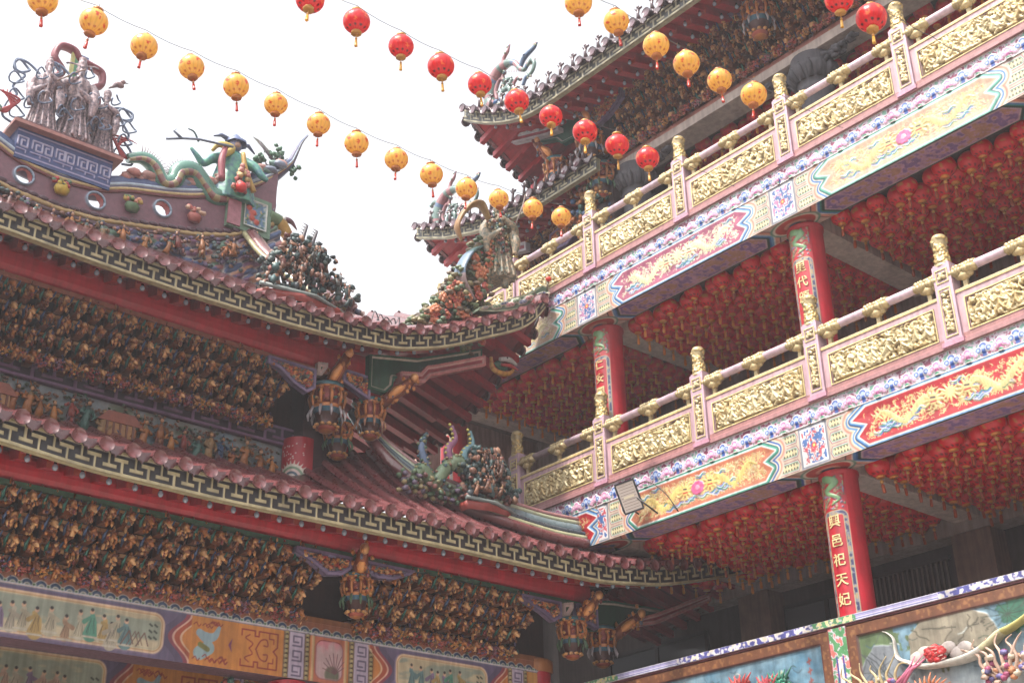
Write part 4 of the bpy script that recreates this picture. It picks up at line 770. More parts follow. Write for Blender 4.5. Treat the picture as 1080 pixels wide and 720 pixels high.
# painted tie beam
BX0 = 3.8; BX1 = 14.1; W = BX1 - BX0; H = .80
def painted_tie(X0, W, H, y, ztop, parent, seed, scallop=True):
    c = Cv(W, H, 100, S(208, 132, 62), u0=X0); U, V = c.U, c.V; rg = random.Random(seed); top = H - (.17 if scallop else .0); cy = top / 2
    def cartouche(x0, x1, big):
        d0 = d_rect(U, V, (x0 + x1) / 2, cy, (x1 - x0) / 2 + .30, 9, 0)
        # wavy end bands
        e = np.minimum(U - x0, x1 - U); wv = -.10 * np.cos((V - cy) / cy * math.pi) * 1.2
        for off, cl in ((-.38, S(226, 186, 150)), (-.35, S(178, 84, 56)), (-.27, S(226, 180, 160)), (-.24, S(150, 70, 84)), (-.18, S(96, 84, 112)), (-.06, S(112, 98, 130))): c.fill(-(e - off + wv), cl)
        d = d_rect(U, V, (x0 + x1) / 2, cy, (x1 - x0) / 2 - .02, cy - .075, .13)
        for q, cl in ((.035, S(150, 130, 150)), (.02, S(232, 200, 168)), (-.005, S(196, 150, 90)), (-.016, S(226, 206, 170)), (-.03, S(206, 190, 156))): c.fill(d - q, cl, .008 if q > 0 else .004)
        nn = noise2(U, V * 3, 2.5, seed, 3); c.fill(np.maximum(d + .035, (.47 - nn) * .2), S(160, 168, 150), soft=3); c.fill(np.maximum(d + .035, (V - .22)), S(214, 198, 166), soft=4)
        cols = [S(96, 160, 136), S(190, 160, 100), S(140, 116, 150), S(200, 164, 146), S(110, 144, 146), S(186, 150, 120), S(196, 186, 160), S(186, 176, 156)]
        x = x0 + .28
        while x < x1 - .5:
            hgt = rg.uniform(.24, .30); cl = cols[rg.randrange(8)]; z = .09 + rg.uniform(0, .10)
            w_ = rg.uniform(.6, 1.1); c.stroke([(x, z), (x + .02, z + hgt * .5), (x + rg.uniform(-.03, .03), z + hgt * .8)], [.085 * w_, .05 * w_, .03], cl); [c.stroke([(x + e_, z), (x + e_ * .4 + .01, z + hgt * .6)], .0035, cl * .5) for e_ in (-.035, 0, .03)]; c.stroke([(x - .09, z - .03), (x + .09, z - .03)], .012, S(206, 196, 176)); c.stroke([(x - .05, z + .02), (x, z + hgt * .7)], .005, cl * .35); c.stroke([(x + .05, z + .02), (x + .03, z + hgt * .7)], .005, cl * .35)
            c.stroke([(x - .02, z + hgt * .7), (x + .09 * rg.choice((-1, 1)), z + hgt * .5)], [.02, .03], cl * .8); c.fill(np.hypot(U - x, V - z - hgt * .95) - .028, S(222, 180, 150)); c.fill(np.hypot(U - x, V - z - hgt * 1.04) - .022, S(50, 44, 44)); x += rg.uniform(.07, .2)
        for k in range(6): x = x1 - .45 + rg.uniform(-.1, .2); c.stroke([(x - .1, .12), (x, .30), (x + .06, .14)], .006, S(120, 90, 80))
        for k in range(6): c.stroke([(x1 - .13 - .07 * (k // 3), .42 - .08 * (k % 3)), (x1 - .10 - .07 * (k // 3), .40 - .08 * (k % 3))], .013, S(60, 70, 60))
    def orange(x0, x1, dirn):
        q = S(150, 44, 40); m = lambda u: x0 + u if dirn > 0 else x1 - u; w = x1 - x0
        c.fill(d_rect(U, V, (x0 + x1) / 2, cy, w / 2, cy), S(212, 138, 60))
        c.stroke(cat([(m(.12), cy + .1), (m(.22), cy + .05), (m(.34), cy + .08), (m(.4), cy + .2)], 4), [.05, .07, .05, .025], S(150, 176, 186)); c.stroke([(m(.14), cy - .16), (m(.26), cy - .08)], .09, S(150, 176, 180)); c.stroke([(m(.14), cy - .05), (m(.25), cy - .1)], .035, S(120, 120, 60))
        for k in range(18): xx, yy = m(rg.uniform(.06, .5)), rg.choice((cy + .24, cy + .2, cy - .24, cy - .2)); c.stroke(cat([(xx - .04, yy), (xx, yy + .03), (xx + .03, yy - .02), (xx + .06, yy + .01)], 3), .007, q)
        a, b_ = m(w - .62), m(w - .07)
        for s in (-1, 1):
            c.stroke([(a, cy + s * .16), (a, cy + s * .24), (m(w - .42), cy + s * .24), (m(w - .42), cy + s * .17), (m(w - .36), cy + s * .17), (m(w - .36), cy + s * .24), (b_, cy + s * .24), (b_, cy + s * .06), (m(w - .13), cy)], .011, q)
            c.stroke(cat([(m(w - .5), cy + s * .18), (m(w - .56), cy + s * .13), (m(w - .45), cy + s * .07), (m(w - .5), cy)], 4), .009, q); c.stroke(cat([(m(w - .40), cy), (m(w - .33), cy + s * .12), (m(w - .24), cy + s * .14), (m(w - .22), cy + s * .06), (m(w - .28), cy + s * .06)], 4), .010, q)
            c.stroke([(m(w - .2), cy + s * .24), (m(w - .2), cy + s * .16), (m(w - .13), cy + s * .16), (m(w - .13), cy + s * .1)], .009, q)
        c.stroke([(m(.6), cy - .08), (m(.57), cy), (m(.6), cy + .08)], [.004, .02, .004], S(140, 60, 110))
    def fretpost(x0, x1):
        c.fill(d_rect(U, V, (x0 + x1) / 2, cy, (x1 - x0) / 2, cy), S(120, 90, 60)); w = x1 - x0; xm = (x0 + x1) / 2; c.fill(d_rect(U, V, xm, cy, w / 2 - .09, cy), S(196, 180, 200), .012)
        for s in (x0 + .045, x1 - .045):
            for v in np.arange(.03, top, .065): c.fill(np.hypot(U - s, V - v) - .027, S(176, 160, 110), .02)
            c.fill(np.maximum(np.abs(U - s) - .012, -1) + 1 * (np.abs(((V - .03) % .065) - .0325) > .01), S(40, 36, 36))
        for v in np.arange(.11, top, .2): c.stroke([(xm - .07, v - .07), (xm + .07, v - .07), (xm + .07, v + .06), (xm - .06, v + .06), (xm - .06, v - .02), (xm + .02, v - .02)], .011, S(90, 76, 110))
    def pink(x0, x1):
        c.fill(d_rect(U, V, (x0 + x1) / 2, cy, (x1 - x0) / 2, cy), S(196, 112, 84)); d = d_rect(U, V, (x0 + x1) / 2, cy, (x1 - x0) / 2 - .09, cy - .06, .1)
        c.fill(d - .015, S(140, 50, 50)); c.fill(d, S(214, 140, 150)); nn = noise2(U, V, 5, 9, 3); c.fill(np.maximum(d, (.5 - nn) * .2), S(200, 170, 170), soft=4)
        c.fill(np.maximum(d, np.hypot(U - x1 + .25, V - .12) - .12), S(110, 110, 90), soft=3)
        for k in range(9): c.stroke([(x1 - .2, .14), (x1 - .2 - .2 * math.cos(k * .35), .2 + .22 * math.sin(k * .35))], .006, S(120, 70, 80))
        for s in (x0 + .03, x1 - .03): c.fill(np.abs(U - s) - .022, S(206, 170, 120), .01)
    cartouche(5.22, 7.62, 1); orange(8.0, 9.36, 1); fretpost(9.38, 9.80); pink(9.82, 10.42); fretpost(10.44, 10.86); cartouche(11.25, 12.95, 0); fretpost(13.36, 13.76)
    orange(3.9, 4.85, -1); c.fill(d_rect(U, V, 13.95, cy, .17, cy), S(206, 150, 80))
    if scallop:
        c.fill(top - V, S(214, 172, 168)); c.fill(top + .02 - V, S(226, 214, 206), .0); per = .178; u = ((U) % per) - per / 2; v = V - top - .02; ub = ((U + per / 2) % per) - per / 2
        c.fill(top + .02 - V, S(150, 90, 60)); k_ = np.maximum; c.fill(k_(np.hypot(u, v) - .088, -v), S(196, 192, 186)); c.fill(k_(np.hypot(u, v) - .076, -v), S(34, 66, 100), .012); c.fill(k_(np.hypot(u, v + .005) - .042, -v), S(190, 186, 178)); c.fill(k_(np.hypot(u, v + .01) - .032, -v), S(60, 90, 60))
        c.fill(np.hypot(ub, v - .02) - .026, S(200, 206, 190)); c.fill(np.hypot(ub, v - .02) - .017, S(70, 110, 60)); c.fill(np.abs(v) - .008, S(196, 200, 206)); c.fill(np.abs(V - top) - .006, S(120, 130, 150))
    b = MB(); b.box2((X0, y + .03, ztop - H + CZ), (X0 + W, y + .45, ztop + CZ), S(130, 96, 110)); bo = b.build('tie_beam', 'paint', parent)
    c.build('painted_face', lambda U, V, Hh: (U, y + .026 - Hh, ztop - H + V + CZ), 'paint', bo)
painted_tie(BX0, W, H, 15.6, 4.72, hall, 3)
painted_tie(BX0, 8.0, .72, 17.2, 4.25, hall, 8, False)
b = MB()
for k in range(60): b.blob((9.2 + npr.uniform(-.5, .5), 15.95 + npr.uniform(-.1, .1), 3.75 + npr.uniform(-.2, .1) + CZ), (.05, .05, .05), PALF[npr.randint(7)] * npr.uniform(.6, 1.1), 1, .3, npr)
b.build('carved_corbel', 'gilt', hall)
b = MB(); b.lathe((14.1, 15.85, 0), [(.34, 0), (.32, .1), (.26, .4), (.26, 4.78 + CZ - .2)], RED, 36); b.lathe((14.1, 15.85, CZ), [(.27, 4.58), (.30, 4.6), (.30, 4.76), (.27, 4.78)], GILT, 36); b.build('column', 'paint', hall)
b = MB(); b.lathe((9.6, 15.85, 0), [(.34, 0), (.32, .1), (.26, .4), (.26, 3.9 + CZ)], RED, 36); b.build('column', 'paint', hall)
b = MB(); b.box2((WX0, 19.4, 0), (14.2, 19.8, 8 + CZ), S(60, 40, 40)); b.build('inner_wall', 'matte', hall)
b = MB(); b.box2((WX0, 16.4, 5.9 + CZ), (14.3, 19.4, 6.0 + CZ), S(60, 40, 40)); b.build('inner_ceiling', 'matte', hall)
# corner timberwork, upper tier then lower tier
ED = (S(126, 110, 140), S(90, 80, 110)); GE = (S(196, 176, 170), S(226, 196, 190))
board(HF, hall, 'carved_spandrel', [(9.15, 8.82), (10.0, 8.82), (10.0, 8.5), (9.85, 8.38), (9.6, 8.48), (9.35, 8.66), (9.15, 8.7)], 16.15, .08, S(60, 30, 28), ED, 'gilt', 900, 1)
board(HF, hall, 'carved_spandrel', [(10.5, 8.98), (11.02, 8.98), (11.02, 8.56), (10.86, 8.62), (10.5, 8.76)], 16.15, .08, S(60, 30, 28), ED, 'gilt', 900, 2)
board(HF, hall, 'green_bracket', [(10.02, 8.74), (10.02, 8.95), (10.2, 8.98), (10.2, 8.9), (10.1, 8.74)], 16.14, .06, S(20, 74, 56), GE)
board(HF, hall, 'green_board', [(10.96, 8.75), (11.28, 8.75), (11.42, 8.9), (11.44, 9.06), (11.95, 9.14), (12.02, 9.28), (12.3, 9.36), (12.9, 9.66), (13.3, 9.92), (13.3, 10.15), (12.6, 9.85), (11.9, 9.55), (10.96, 9.35)], 16.1, .1, S(18, 82, 56), (S(28, 92, 64), S(206, 196, 180)))
board(HF, hall, 'red_fascia_board', [(11.5, 8.98), (12.0, 9.1), (12.14, 9.26), (12.28, 9.32), (13.3, 9.78), (13.3, 9.98), (12.2, 9.48), (12.04, 9.42), (11.92, 9.26), (11.5, 9.16)], 16.0, .12, S(150, 34, 46), (S(206, 130, 130), S(226, 180, 176)))
board(HF, hall, 'green_board', [(14.62, 5.25), (15.3, 5.25), (15.42, 5.38), (15.5, 5.44), (16.2, 5.6), (16.5, 5.85), (15.3, 5.8), (14.62, 5.72)], 15.2, .1, S(18, 82, 56), (S(28, 92, 64), S(206, 196, 180)))
board(HF, hall, 'red_fascia_board', [(15.5, 5.38), (16.2, 5.54), (17.6, 6.15), (17.6, 6.3), (16.2, 5.72), (15.5, 5.5)], 15.1, .1, S(150, 34, 46), (S(206, 130, 130), S(226, 180, 176)))
board(HF, hall, 'carved_spandrel', [(9.1, 5.52), (10.0, 5.52), (10.0, 5.35), (9.85, 5.24), (9.6, 5.2), (9.35, 5.34), (9.1, 5.44)], 14.98, .08, S(60, 30, 28), ED, 'gilt', 900, 3)
board(HF, hall, 'carved_spandrel', [(10.25, 5.52), (11.1, 5.52), (11.0, 5.44), (10.7, 5.32), (10.4, 5.3), (10.25, 5.34)], 14.98, .08, S(60, 30, 28), ED, 'gilt', 900, 4)
board(HF, hall, 'carved_spandrel', [(13.1, 5.52), (13.92, 5.52), (13.92, 5.28), (13.75, 5.18), (13.5, 5.3), (13.1, 5.44)], 14.98, .08, S(60, 30, 28), ED, 'gilt', 900, 5)
board(HF, hall, 'carved_spandrel', [(14.25, 5.56), (14.7, 5.56), (14.7, 5.2), (14.25, 5.3)], 14.98, .08, S(60, 30, 28), ED, 'gilt', 900, 6)
board(HF, hall, 'green_bracket', [(13.94, 5.32), (13.94, 5.5), (14.15, 5.55), (14.15, 5.45), (14.06, 5.32)], 14.96, .06, S(20, 74, 56), GE)
def hang(x, y, z, k, s=1, gallery=False, parent=hall):
    loc = Vector((x, y, z + CZ)); o = link('hanging_pillar', HP[k], parent, loc - WL[parent.name]); s *= .84; o.scale = (s, s, s * 1.1); return o
def diag(parent, p0, p1, seed):                                # slanting bracket carved as a figure
    rg = np.random.RandomState(seed); b = MB(); p0 = np.array(p0, float); p1 = np.array(p1, float); b.tube([p0, (p0 + p1) / 2, p1], [.09, .11, .07], S(130, 70, 44), 8)
    for k in range(70):
        t = rg.rand(); q = p0 + (p1 - p0) * t + rg.normal(0, .055, 3); b.blob(q, (.03, .03, .045), [GILT, S(206, 140, 80), S(190, 120, 60), S(120, 60, 60), S(90, 90, 110)][rg.randint(5)] * rg.uniform(.7, 1.2), 1, .3, rg)
    v = (p1 - p0); b.tube([p0 + v * .15, p0 + v * .5 + (-.05, -.1, 0), p0 + v * .9], [.05, .07, .03], S(214, 146, 84), 8); b.blob(p1 + (0, -.04, .02), (.07, .07, .08), S(206, 150, 96), 2, .1, rg)
    b.build('figure_bracket', 'gilt', parent)
for (x, y, z, k, s) in ((10.3, 16.25, 8.25, 0, 1.15), (10.75, 16.6, 7.95, 2, 1.0), (11.15, 16.3, 8.3, 1, 1.05), (10.15, 15.05, 5.0, 2, .95), (14.2, 15.05, 4.98, 2, 1.0), (15.1, 15.3, 5.02, 0, .95)): hang(x, y, z, k, s)
diag(hall, (10.25, 16.3, 8.5 + CZ), (10.42, 15.9, 9.1 + CZ), 1); diag(hall, (11.25, 16.2, 8.55 + CZ), (11.62, 15.8, 8.98 + CZ), 2); diag(hall, (14.3, 15.0, 5.25 + CZ), (14.45, 14.7, 5.62 + CZ), 3); diag(hall, (15.25, 15.2, 5.2 + CZ), (15.6, 14.9, 5.55 + CZ), 4); diag(hall, (10.2, 15.1, 5.2 + CZ), (10.0, 14.7, 5.55 + CZ), 5)
b = MB(); b.box2((10.2, 16.75, 6.0 + CZ), (10.9, 19.6, 9.6 + CZ), S(60, 26, 30)); b.build('corner_wall', 'matte', hall)
# hip ridge of the lower roof and stripes beside it
b = MB()
P = cat([(11.15, 16.8, 8.55), (11.32, 16.65, 8.2), (11.6, 16.3, 7.68), (12.1, 15.9, 7.2), (12.8, 15.5, 6.92), (13.8, 15.2, 6.72), (14.4, 15.0, 6.66)], 8); P = P + [0, 0, CZ]
for dn, dz, r, cl in ((0, .10, .12, S(110, 128, 134)), (-.13, .02, .05, S(60, 70, 80)), (-.17, -.06, .05, S(176, 176, 140)), (-.2, -.16, .09, MAUVE), (0, .24, .045, S(176, 180, 150)), (0, .31, .035, S(170, 120, 120))): b.tube(P + [0, dn, dz], r, cl, 8)
b.build('hip_ridge', 'glaze', hall)
# ------------------------------------------------------------------ main ridge
RT = ([0, .7, 1.1, 1.8, 2.3, 2.8, 3.2, 3.7, 4.0, 4.25, 4.5], [12.02, 12.1, 12.28, 12.46, 12.62, 12.86, 13.08, 13.5, 13.8, 14.1, 14.5]); RYc = 18.5; RCX = 6.4
rt = lambda x: np.interp(np.abs(np.asarray(x) - RCX), *smR)
smR = (np.linspace(0, 4.5, 200), np.convolve(np.pad(np.interp(np.linspace(0, 4.5, 200), *RT), 8, mode='edge'), np.ones(17) / 17, 'valid'))
RB = lambda x: np.interp(np.abs(np.asarray(x) - RCX), *smB)
smB = smooth_lift(([0, .7, 2.4, 3.1, 3.76, 4.3], [11.45, 11.5, 11.86, 12.1, 12.52, 12.95]))
ridge = hall
RXE = 3.95; xs = np.linspace(RCX - RXE, RCX + RXE, 80)
W = 2 * RXE
holes = [5.82, 7.02, 8.18, 4.6, 3.4]
for side_ in (0, 1):
    c = Cv(W, 1.0, 46, S(128, 84, 96), u0=RCX - RXE); zz = RB(c.U) + (rt(c.U) - RB(c.U)) * c.V
    nn = noise2(c.U, zz, 3, 4, 3); c.c *= (1 - .3 * np.clip(nn - .4, 0, 1))[..., None]; mk = np.ones(c.U.shape, bool)
    for hx in holes:
        hz = (RB(hx) + rt(hx)) / 2 + .02; d = np.hypot(c.U - hx, zz - hz); c.fill((d - .175) , S(136, 150, 172), .02); mk &= d > .125
    c.mask = mk; yy = RYc - .15 if side_ == 0 else RYc - .03
    o = c.build('ridge_wall', (lambda U, V, H: (U, yy - H, RB(U) + (rt(U) - RB(U)) * V + CZ)) if side_ == 0 else (lambda U, V, H: (U, yy + H, RB(U) + (rt(U) - RB(U)) * V + CZ)), 'clay', hall)
    if side_ == 0: rw = o
for hx in holes:
    hz = (RB(hx) + rt(hx)) / 2 + .02; b = MB(); a = np.linspace(0, 2 * math.pi, 21); V = [(hx + .135 * math.cos(q), y, hz + CZ + .135 * math.sin(q)) for y in (RYc - .16, RYc - .02) for q in a[:-1]]
    b.add(V, [[i, (i + 1) % 20, 20 + (i + 1) % 20, 20 + i] for i in range(20)], S(176, 50, 56), True); b.tube([(hx + .155 * math.cos(q), RYc - .18, hz + CZ + .155 * math.sin(q)) for q in a], .017, S(150, 166, 186), 6); b.build('round_opening', 'clay', rw)
b = MB()
xx = np.linspace(RCX - 4.2, RCX + 4.2, 90)
def line(dz, y, x0=None, x1=None, base=rt): q = xx if x0 is None else np.linspace(x0, x1, 90); return np.stack([q, np.full(len(q), y), base(q) + dz + CZ], 1)
xt = np.linspace(RCX - 4.62, RCX + 4.62, 140); tp = np.clip((4.62 - np.abs(xt - RCX)) / 1.1, .06, 1) ** .8; rt2 = lambda x: rt(x) + np.clip(np.abs(x - RCX) - 4.3, 0, 1) * 1.6

def q(dz, y, r, cl): b.tube(np.stack([xt, RYc + (y - RYc) * tp, rt2(xt) + dz * tp + CZ], 1), r * tp, cl, 8)
q(.02, RYc, .20, S(96, 92, 120)); q(.12, RYc - .02, .15, S(86, 100, 140)); q(.05, RYc - .18, .035, S(176, 190, 204)); q(-.03, RYc - .17, .03, S(206, 180, 130)); q(-.08, RYc - .16, .03, S(120, 60, 60)); q(.22, RYc, .08, S(120, 130, 150))
b.build('ridge_coping', 'clay', hall)
b = MB(); b.tube(line(-.02, RYc - .17, RCX - 3.9, RCX + 3.9, RB), .045, S(190, 160, 110), 8); b.tube(line(-.1, RYc - .15, RCX - 3.9, RCX + 3.9, RB), .05, S(96, 66, 70), 8)
for x in np.arange(RCX - 3.8, RCX + 3.85, .17):
    b.blob((x, RYc - .2, RB(x) + .05 + CZ), (.085, .03, .045), S(84, 54, 66), 2)
b.build('ridge_drip_course', 'clay', hall)
c = Cv(W + .3, 1.25, 46, S(70, 80, 110), u0=RCX - RXE - .15); U, V = c.U, c.V; rg = random.Random(4)
for k in range(330):
    x = rg.uniform(U.min(), U.max()); y = rg.uniform(.1, 1.2); cl = [S(96, 110, 150), S(176, 120, 120), S(110, 140, 120), S(150, 110, 140), S(200, 150, 120), S(80, 100, 140)][rg.randrange(6)]; r = rg.uniform(.06, .11)
    c.stroke([(x - r * .8, y - .01), (x + r * .8, y + .01)], r * .75 + .02, S(206, 196, 190), .05); c.stroke([(x - r * .8, y), (x + r * .8, y)], r * .75, cl, .07); c.stroke([(x - r * .4, y), (x + r * .4, y)], r * .3, cl * 1.3, .08)
c.build('ridge_relief_band', lambda U, V, H: (U, RYc - .12 - H, RB(U) - 1.32 + V + CZ), 'clay', hall)
rg = np.random.RandomState(8); b = MB()
for x in np.arange(4.6, 9.9, .33):
    figure(b, (x + rg.uniform(-.08, .08), RYc - .28, RB(x) - .52 + CZ), .42, PALF[rg.randint(7)] * .9, rg, rg.uniform(-.4, .4), S(196, 150, 120))
    for q_ in range(22): b.blob((x + rg.uniform(-.17, .17), RYc - .24, RB(x) - .42 + rg.uniform(-.3, .32) + CZ), (.045, .035, .035), [S(90, 110, 110), S(110, 90, 120), S(150, 110, 90)][rg.randint(3)] * rg.uniform(.7, 1.3), 1, .3, rg)
b.build('ridge_relief_figures', 'clay', hall)
# pots on the ridge face, end block, gable spine
def fruit(x, z, c1, c2, nm):
    b = MB(); rg = np.random.RandomState(int(x * 10)); b.lathe((x, RYc - .22, z + CZ), [(0, -.1), (.09, -.1), (.13, 0), (.12, .04)], c1, 10, .08, 5, sy=.6)
    for k in range(12): b.blob((x + rg.uniform(-.15, .15), RYc - .25, z + .06 + rg.uniform(0, .09) + CZ), (.05, .045, .045), c2[k % len(c2)], 1, .2, rg)
    b.build(nm, 'clay', rw)
fruit(6.42, 11.78, S(200, 170, 60), [S(200, 170, 60), S(190, 70, 70), S(90, 120, 90)], 'ceramic_basket'); fruit(7.62, 11.92, S(90, 120, 80), [S(110, 140, 90), S(206, 140, 110), S(190, 160, 80)], 'ceramic_basket'); fruit(8.75, 12.15, S(180, 100, 90), [S(214, 176, 150), S(196, 110, 100)], 'ceramic_basket')
b = MB(); b.box2((9.35, RYc - .24, 12.22 + CZ), (10.22, RYc + .1, 12.98 + CZ), S(110, 140, 116))
b.box2((9.35, RYc - .27, 12.25 + CZ), (9.6, RYc - .24, 12.9 + CZ), S(170, 110, 120)); eb = b.build('ridge_end_block', 'clay', hall)
c = Cv(.46, .56, 60, S(96, 130, 160)); rg2 = random.Random(3)
for k in range(5): c.stroke([(rg2.uniform(.1, .36), rg2.uniform(.12, .44))] * 2, .06, S(196, 80, 60), .03)
c.curls(60, rg2, .08, .012, [S(90, 130, 80), S(206, 170, 90), S(190, 200, 190)], .02); d = d_rect(c.U, c.V, .23, .28, .20, .25); c.fill(-d, S(206, 206, 196), .03)
c.build('flower_panel', lambda U, V, H: (9.66 + U, RYc - .25 - H, 12.32 + V + CZ), 'clay', eb)
b = MB(); cl = S(190, 150, 80)
b.tube(cat([(10.2, RYc - .1, 12.75), (10.45, RYc - .1, 12.72), (10.65, RYc - .1, 12.55), (10.8, RYc - .1, 12.42)], 6) + [0, 0, CZ], [.16, .15, .11, .05], np.array([S(96, 120, 80), S(190, 150, 70), S(176, 96, 70)]), 10)
b.tube(cat([(10.45, RYc - .1, 12.8), (10.7, RYc - .1, 12.85), (10.85, RYc - .1, 12.72)], 5) + [0, 0, CZ], [.08, .05, .01], S(120, 80, 90), 8); b.tube(cat([(10.3, RYc - .1, 12.9), (10.35, RYc - .1, 13.1), (10.25, RYc - .1, 13.25)], 5) + [0, 0, CZ], [.06, .03, .01], S(140, 150, 160), 7)
b.blob((10.5, RYc - .22, 12.78 + CZ), (.04, .03, .04), S(230, 226, 220), 2); b.build('dragon_head_spout', 'clay', hall)
b = MB()
for dx, r, c_ in ((0, .13, MAUVE), (-.13, .05, S(176, 170, 130)), (.12, .05, S(96, 110, 140)), (.2, .045, S(190, 160, 150))):
    P = cat([(9.85 + dx, 18.3, 12.2), (9.9 + dx, 17.8, 11.6), (10.0 + dx, 17.3, 11.1), (10.2 + dx, 16.8, 10.6), (10.5 + dx, 16.4, 10.25), (10.7 + dx, 16.2, 10.1)], 7) + [0, 0, CZ]; b.tube(P, r, c_, 8)
b.build('gable_ridge', 'glaze', hall)
b = MB(); rg = np.random.RandomState(9)
for k in range(60): t = rg.rand(); b.blob((10.35 + .5 * t + rg.uniform(-.08, .12), 17.6 - t * .6, 11.9 - 1.2 * t + rg.uniform(-.2, .2) + CZ), (.07, .06, .07), [S(190, 120, 110), S(206, 150, 110), S(110, 130, 120), S(150, 110, 140)][rg.randint(4)] * rg.uniform(.7, 1.1), 1, .3, rg)
b.build('gable_ornament', 'clay', hall)
# body of the upper roof up to the ridge
b = MB(); V = [(WX0, 16.4, 9.9), (10.6, 16.4, 9.9), (10.3, 18.4, 11.35), (WX0, 18.4, 11.35), (WX0, 20.6, 9.9), (10.6, 20.6, 9.9)]; b.add(np.array(V) + [0, 0, CZ], [[0, 1, 2, 3], [3, 2, 5, 4], [0, 1, 5, 4]], MAUVE * .8); b.add(np.array([V[1], V[2], V[5]]) + [0, 0, CZ], [[0, 1, 2]], MAUVE); b.build('roof_body', 'glaze', hall)
# plinth under the three figures
b = MB(); px0, px1 = 5.6, 7.2; b.box2((px0, RYc - .22, 12.06 + CZ), (px1, RYc + .22, 12.62 + CZ), S(64, 80, 130)); b.box2((px0 - .12, RYc - .36, 12.62 + CZ), (px1 + .12, RYc + .36, 12.68 + CZ), S(176, 120, 110)); b.box2((px0 - .08, RYc - .32, 12.68 + CZ), (px1 + .08, RYc + .32, 12.73 + CZ), S(120, 80, 84)); pl = b.build('statue_plinth', 'clay', hall)
c = Cv(1.6, .5, 90, S(60, 74, 126)); U, V = c.U, c.V; c.fill(np.abs(V - .03) - .012, S(170, 160, 190)); c.fill(np.abs(V - .47) - .012, S(170, 160, 190))
for x in (.10, .34, .5, .73, .87, 1.1, 1.26, 1.49):
    for s in (0, 1):
        y = .25; c.stroke([(x - .08, y - .04), (x - .08, y + .11), (x + .08, y + .11), (x + .08, y - .06), (x - .02, y - .06), (x - .02, y + .05), (x + .03, y + .05)], .012, S(186, 180, 206), .02); c.stroke([(x - .1, y - .12), (x + .06, y - .12), (x + .06, y - .17)], .010, S(170, 164, 196), .02)
c.build('scroll_panel', lambda U, V, H: (px0 + U, RYc - .224 - H, 12.1 + V + CZ), 'clay', pl)
# ------------------------------------------------------------------ tower pavilion above the gallery
tow = thing('roof_pavilion', 'top floor pavilion with dark stone capitals and red eaves rising above the upper balcony', 'pavilion', (16, 10, 11.5 + CZ))
TL = smooth_lift(([0, .6, 1.2, 1.75, 2.2, 3, 14.], [1.0, .60, .28, .08, .01, 0, 0])); MLf = smooth_lift(([0, 1.0, 2.0, 3.2, 4.0, 6.], [1.1, .64, .32, .06, 0, 0]))
TXe = 14.0; TT_ = 17.4; MXe = 14.9; MT = 20.2
FT = lambda t, n, z: (TXe + n, TT_ - t, z + CZ); FTs = lambda t, n, z: (TXe + t, TT_ - n, z + CZ)
FM = lambda t, n, z: (MXe + n, MT - t, z + CZ); FMs = lambda t, n, z: (MXe + t, MT - n, z + CZ)
GF_c = (S(176, 168, 140), S(70, 72, 72))
eave(FT, tow, 13.6, TL, 15.01, 1.35, .30, fret_h=.27, bulbs=2, ups=True, roofD=3.0, fc=GF_c, sofcol=RED * 1.0, tile=S(98, 70, 78), per=.36)
eave(FTs, tow, 4.0, TL, 15.01, 2.6, .30, fret_h=.27, side=True, roofD=3.0, sofcol=RED * 1.0, tile=S(98, 70, 78))
eave(FM, tow, 5.6, MLf, 13.77, 1.2, .30, fret_h=.26, bulbs=2, ups=True, roofD=2.6, fc=GF_c, sofcol=RED * 1.0, tile=S(98, 70, 78), per=.36)
eave(FMs, tow, 3.0, MLf, 13.77, 2.2, .30, fret_h=.26, side=True, roofD=2.4, sofcol=RED * 1.0, tile=S(98, 70, 78))
def gbox(nm, x0, x1, y0, y1, z0, z1, col, mat='paint', par=tow): b = MB(); b.box2((x0, y0, z0 + CZ), (x1, y1, z1 + CZ), col); return b.build(nm, mat, par)
gbox('eave_purlin', 15.2, 15.4, Y0, 15.9, 15.44, 15.75, RED * .8); gbox('wall_plate', 15.74, 16.0, Y0, 15.0, 14.3, 16.3, S(70, 46, 40), 'matte')
gbox('stone_lintel', 15.6, 16.1, Y0, 15.0, 14.08, 14.26, S(206, 192, 184), 'matte'); gbox('carved_strip', 15.62, 15.74, Y0, 15.0, 14.262, 14.36, S(176, 120, 110), 'gilt')
gbox('ceiling', 16.1, 18.6, Y0, 15.0, 14.5, 14.6, S(150, 132, 128), 'matte'); gbox('rear_wall', 18.6, 18.8, Y0, 15.0, 11.5, 15.3, S(120, 106, 104), 'matte'); gbox('end_wall', 16.1, 18.6, 14.9, 15.0, 11.5, 14.5, S(110, 96, 94), 'matte')
brackets(tow, BRT, 4.0, 14.5, 15.2, 15.44, .54, True)
board(GF, tow, 'carved_spandrel', [(14.9, 15.4), (14.0, 15.4), (14.05, 15.2), (14.35, 15.0), (14.75, 14.9), (14.9, 15.05)], 15.12, .08, S(60, 30, 28), ED, 'gilt', 900, 7)
board(GF, tow, 'carved_spandrel', [(11.4, 15.4), (10.8, 15.4), (10.8, 15.05), (11.0, 15.1)], 15.12, .08, S(60, 30, 28), ED, 'gilt', 900, 7)
board(GF, tow, 'green_board', [(14.9, 15.4), (15.3, 15.45), (15.9, 15.4), (16.3, 15.6), (16.3, 15.3), (15.75, 15.08), (15.6, 14.9), (15.2, 14.85), (14.95, 15.0)], 15.0, .1, S(24, 84, 66), (S(28, 92, 74), S(196, 190, 190)))
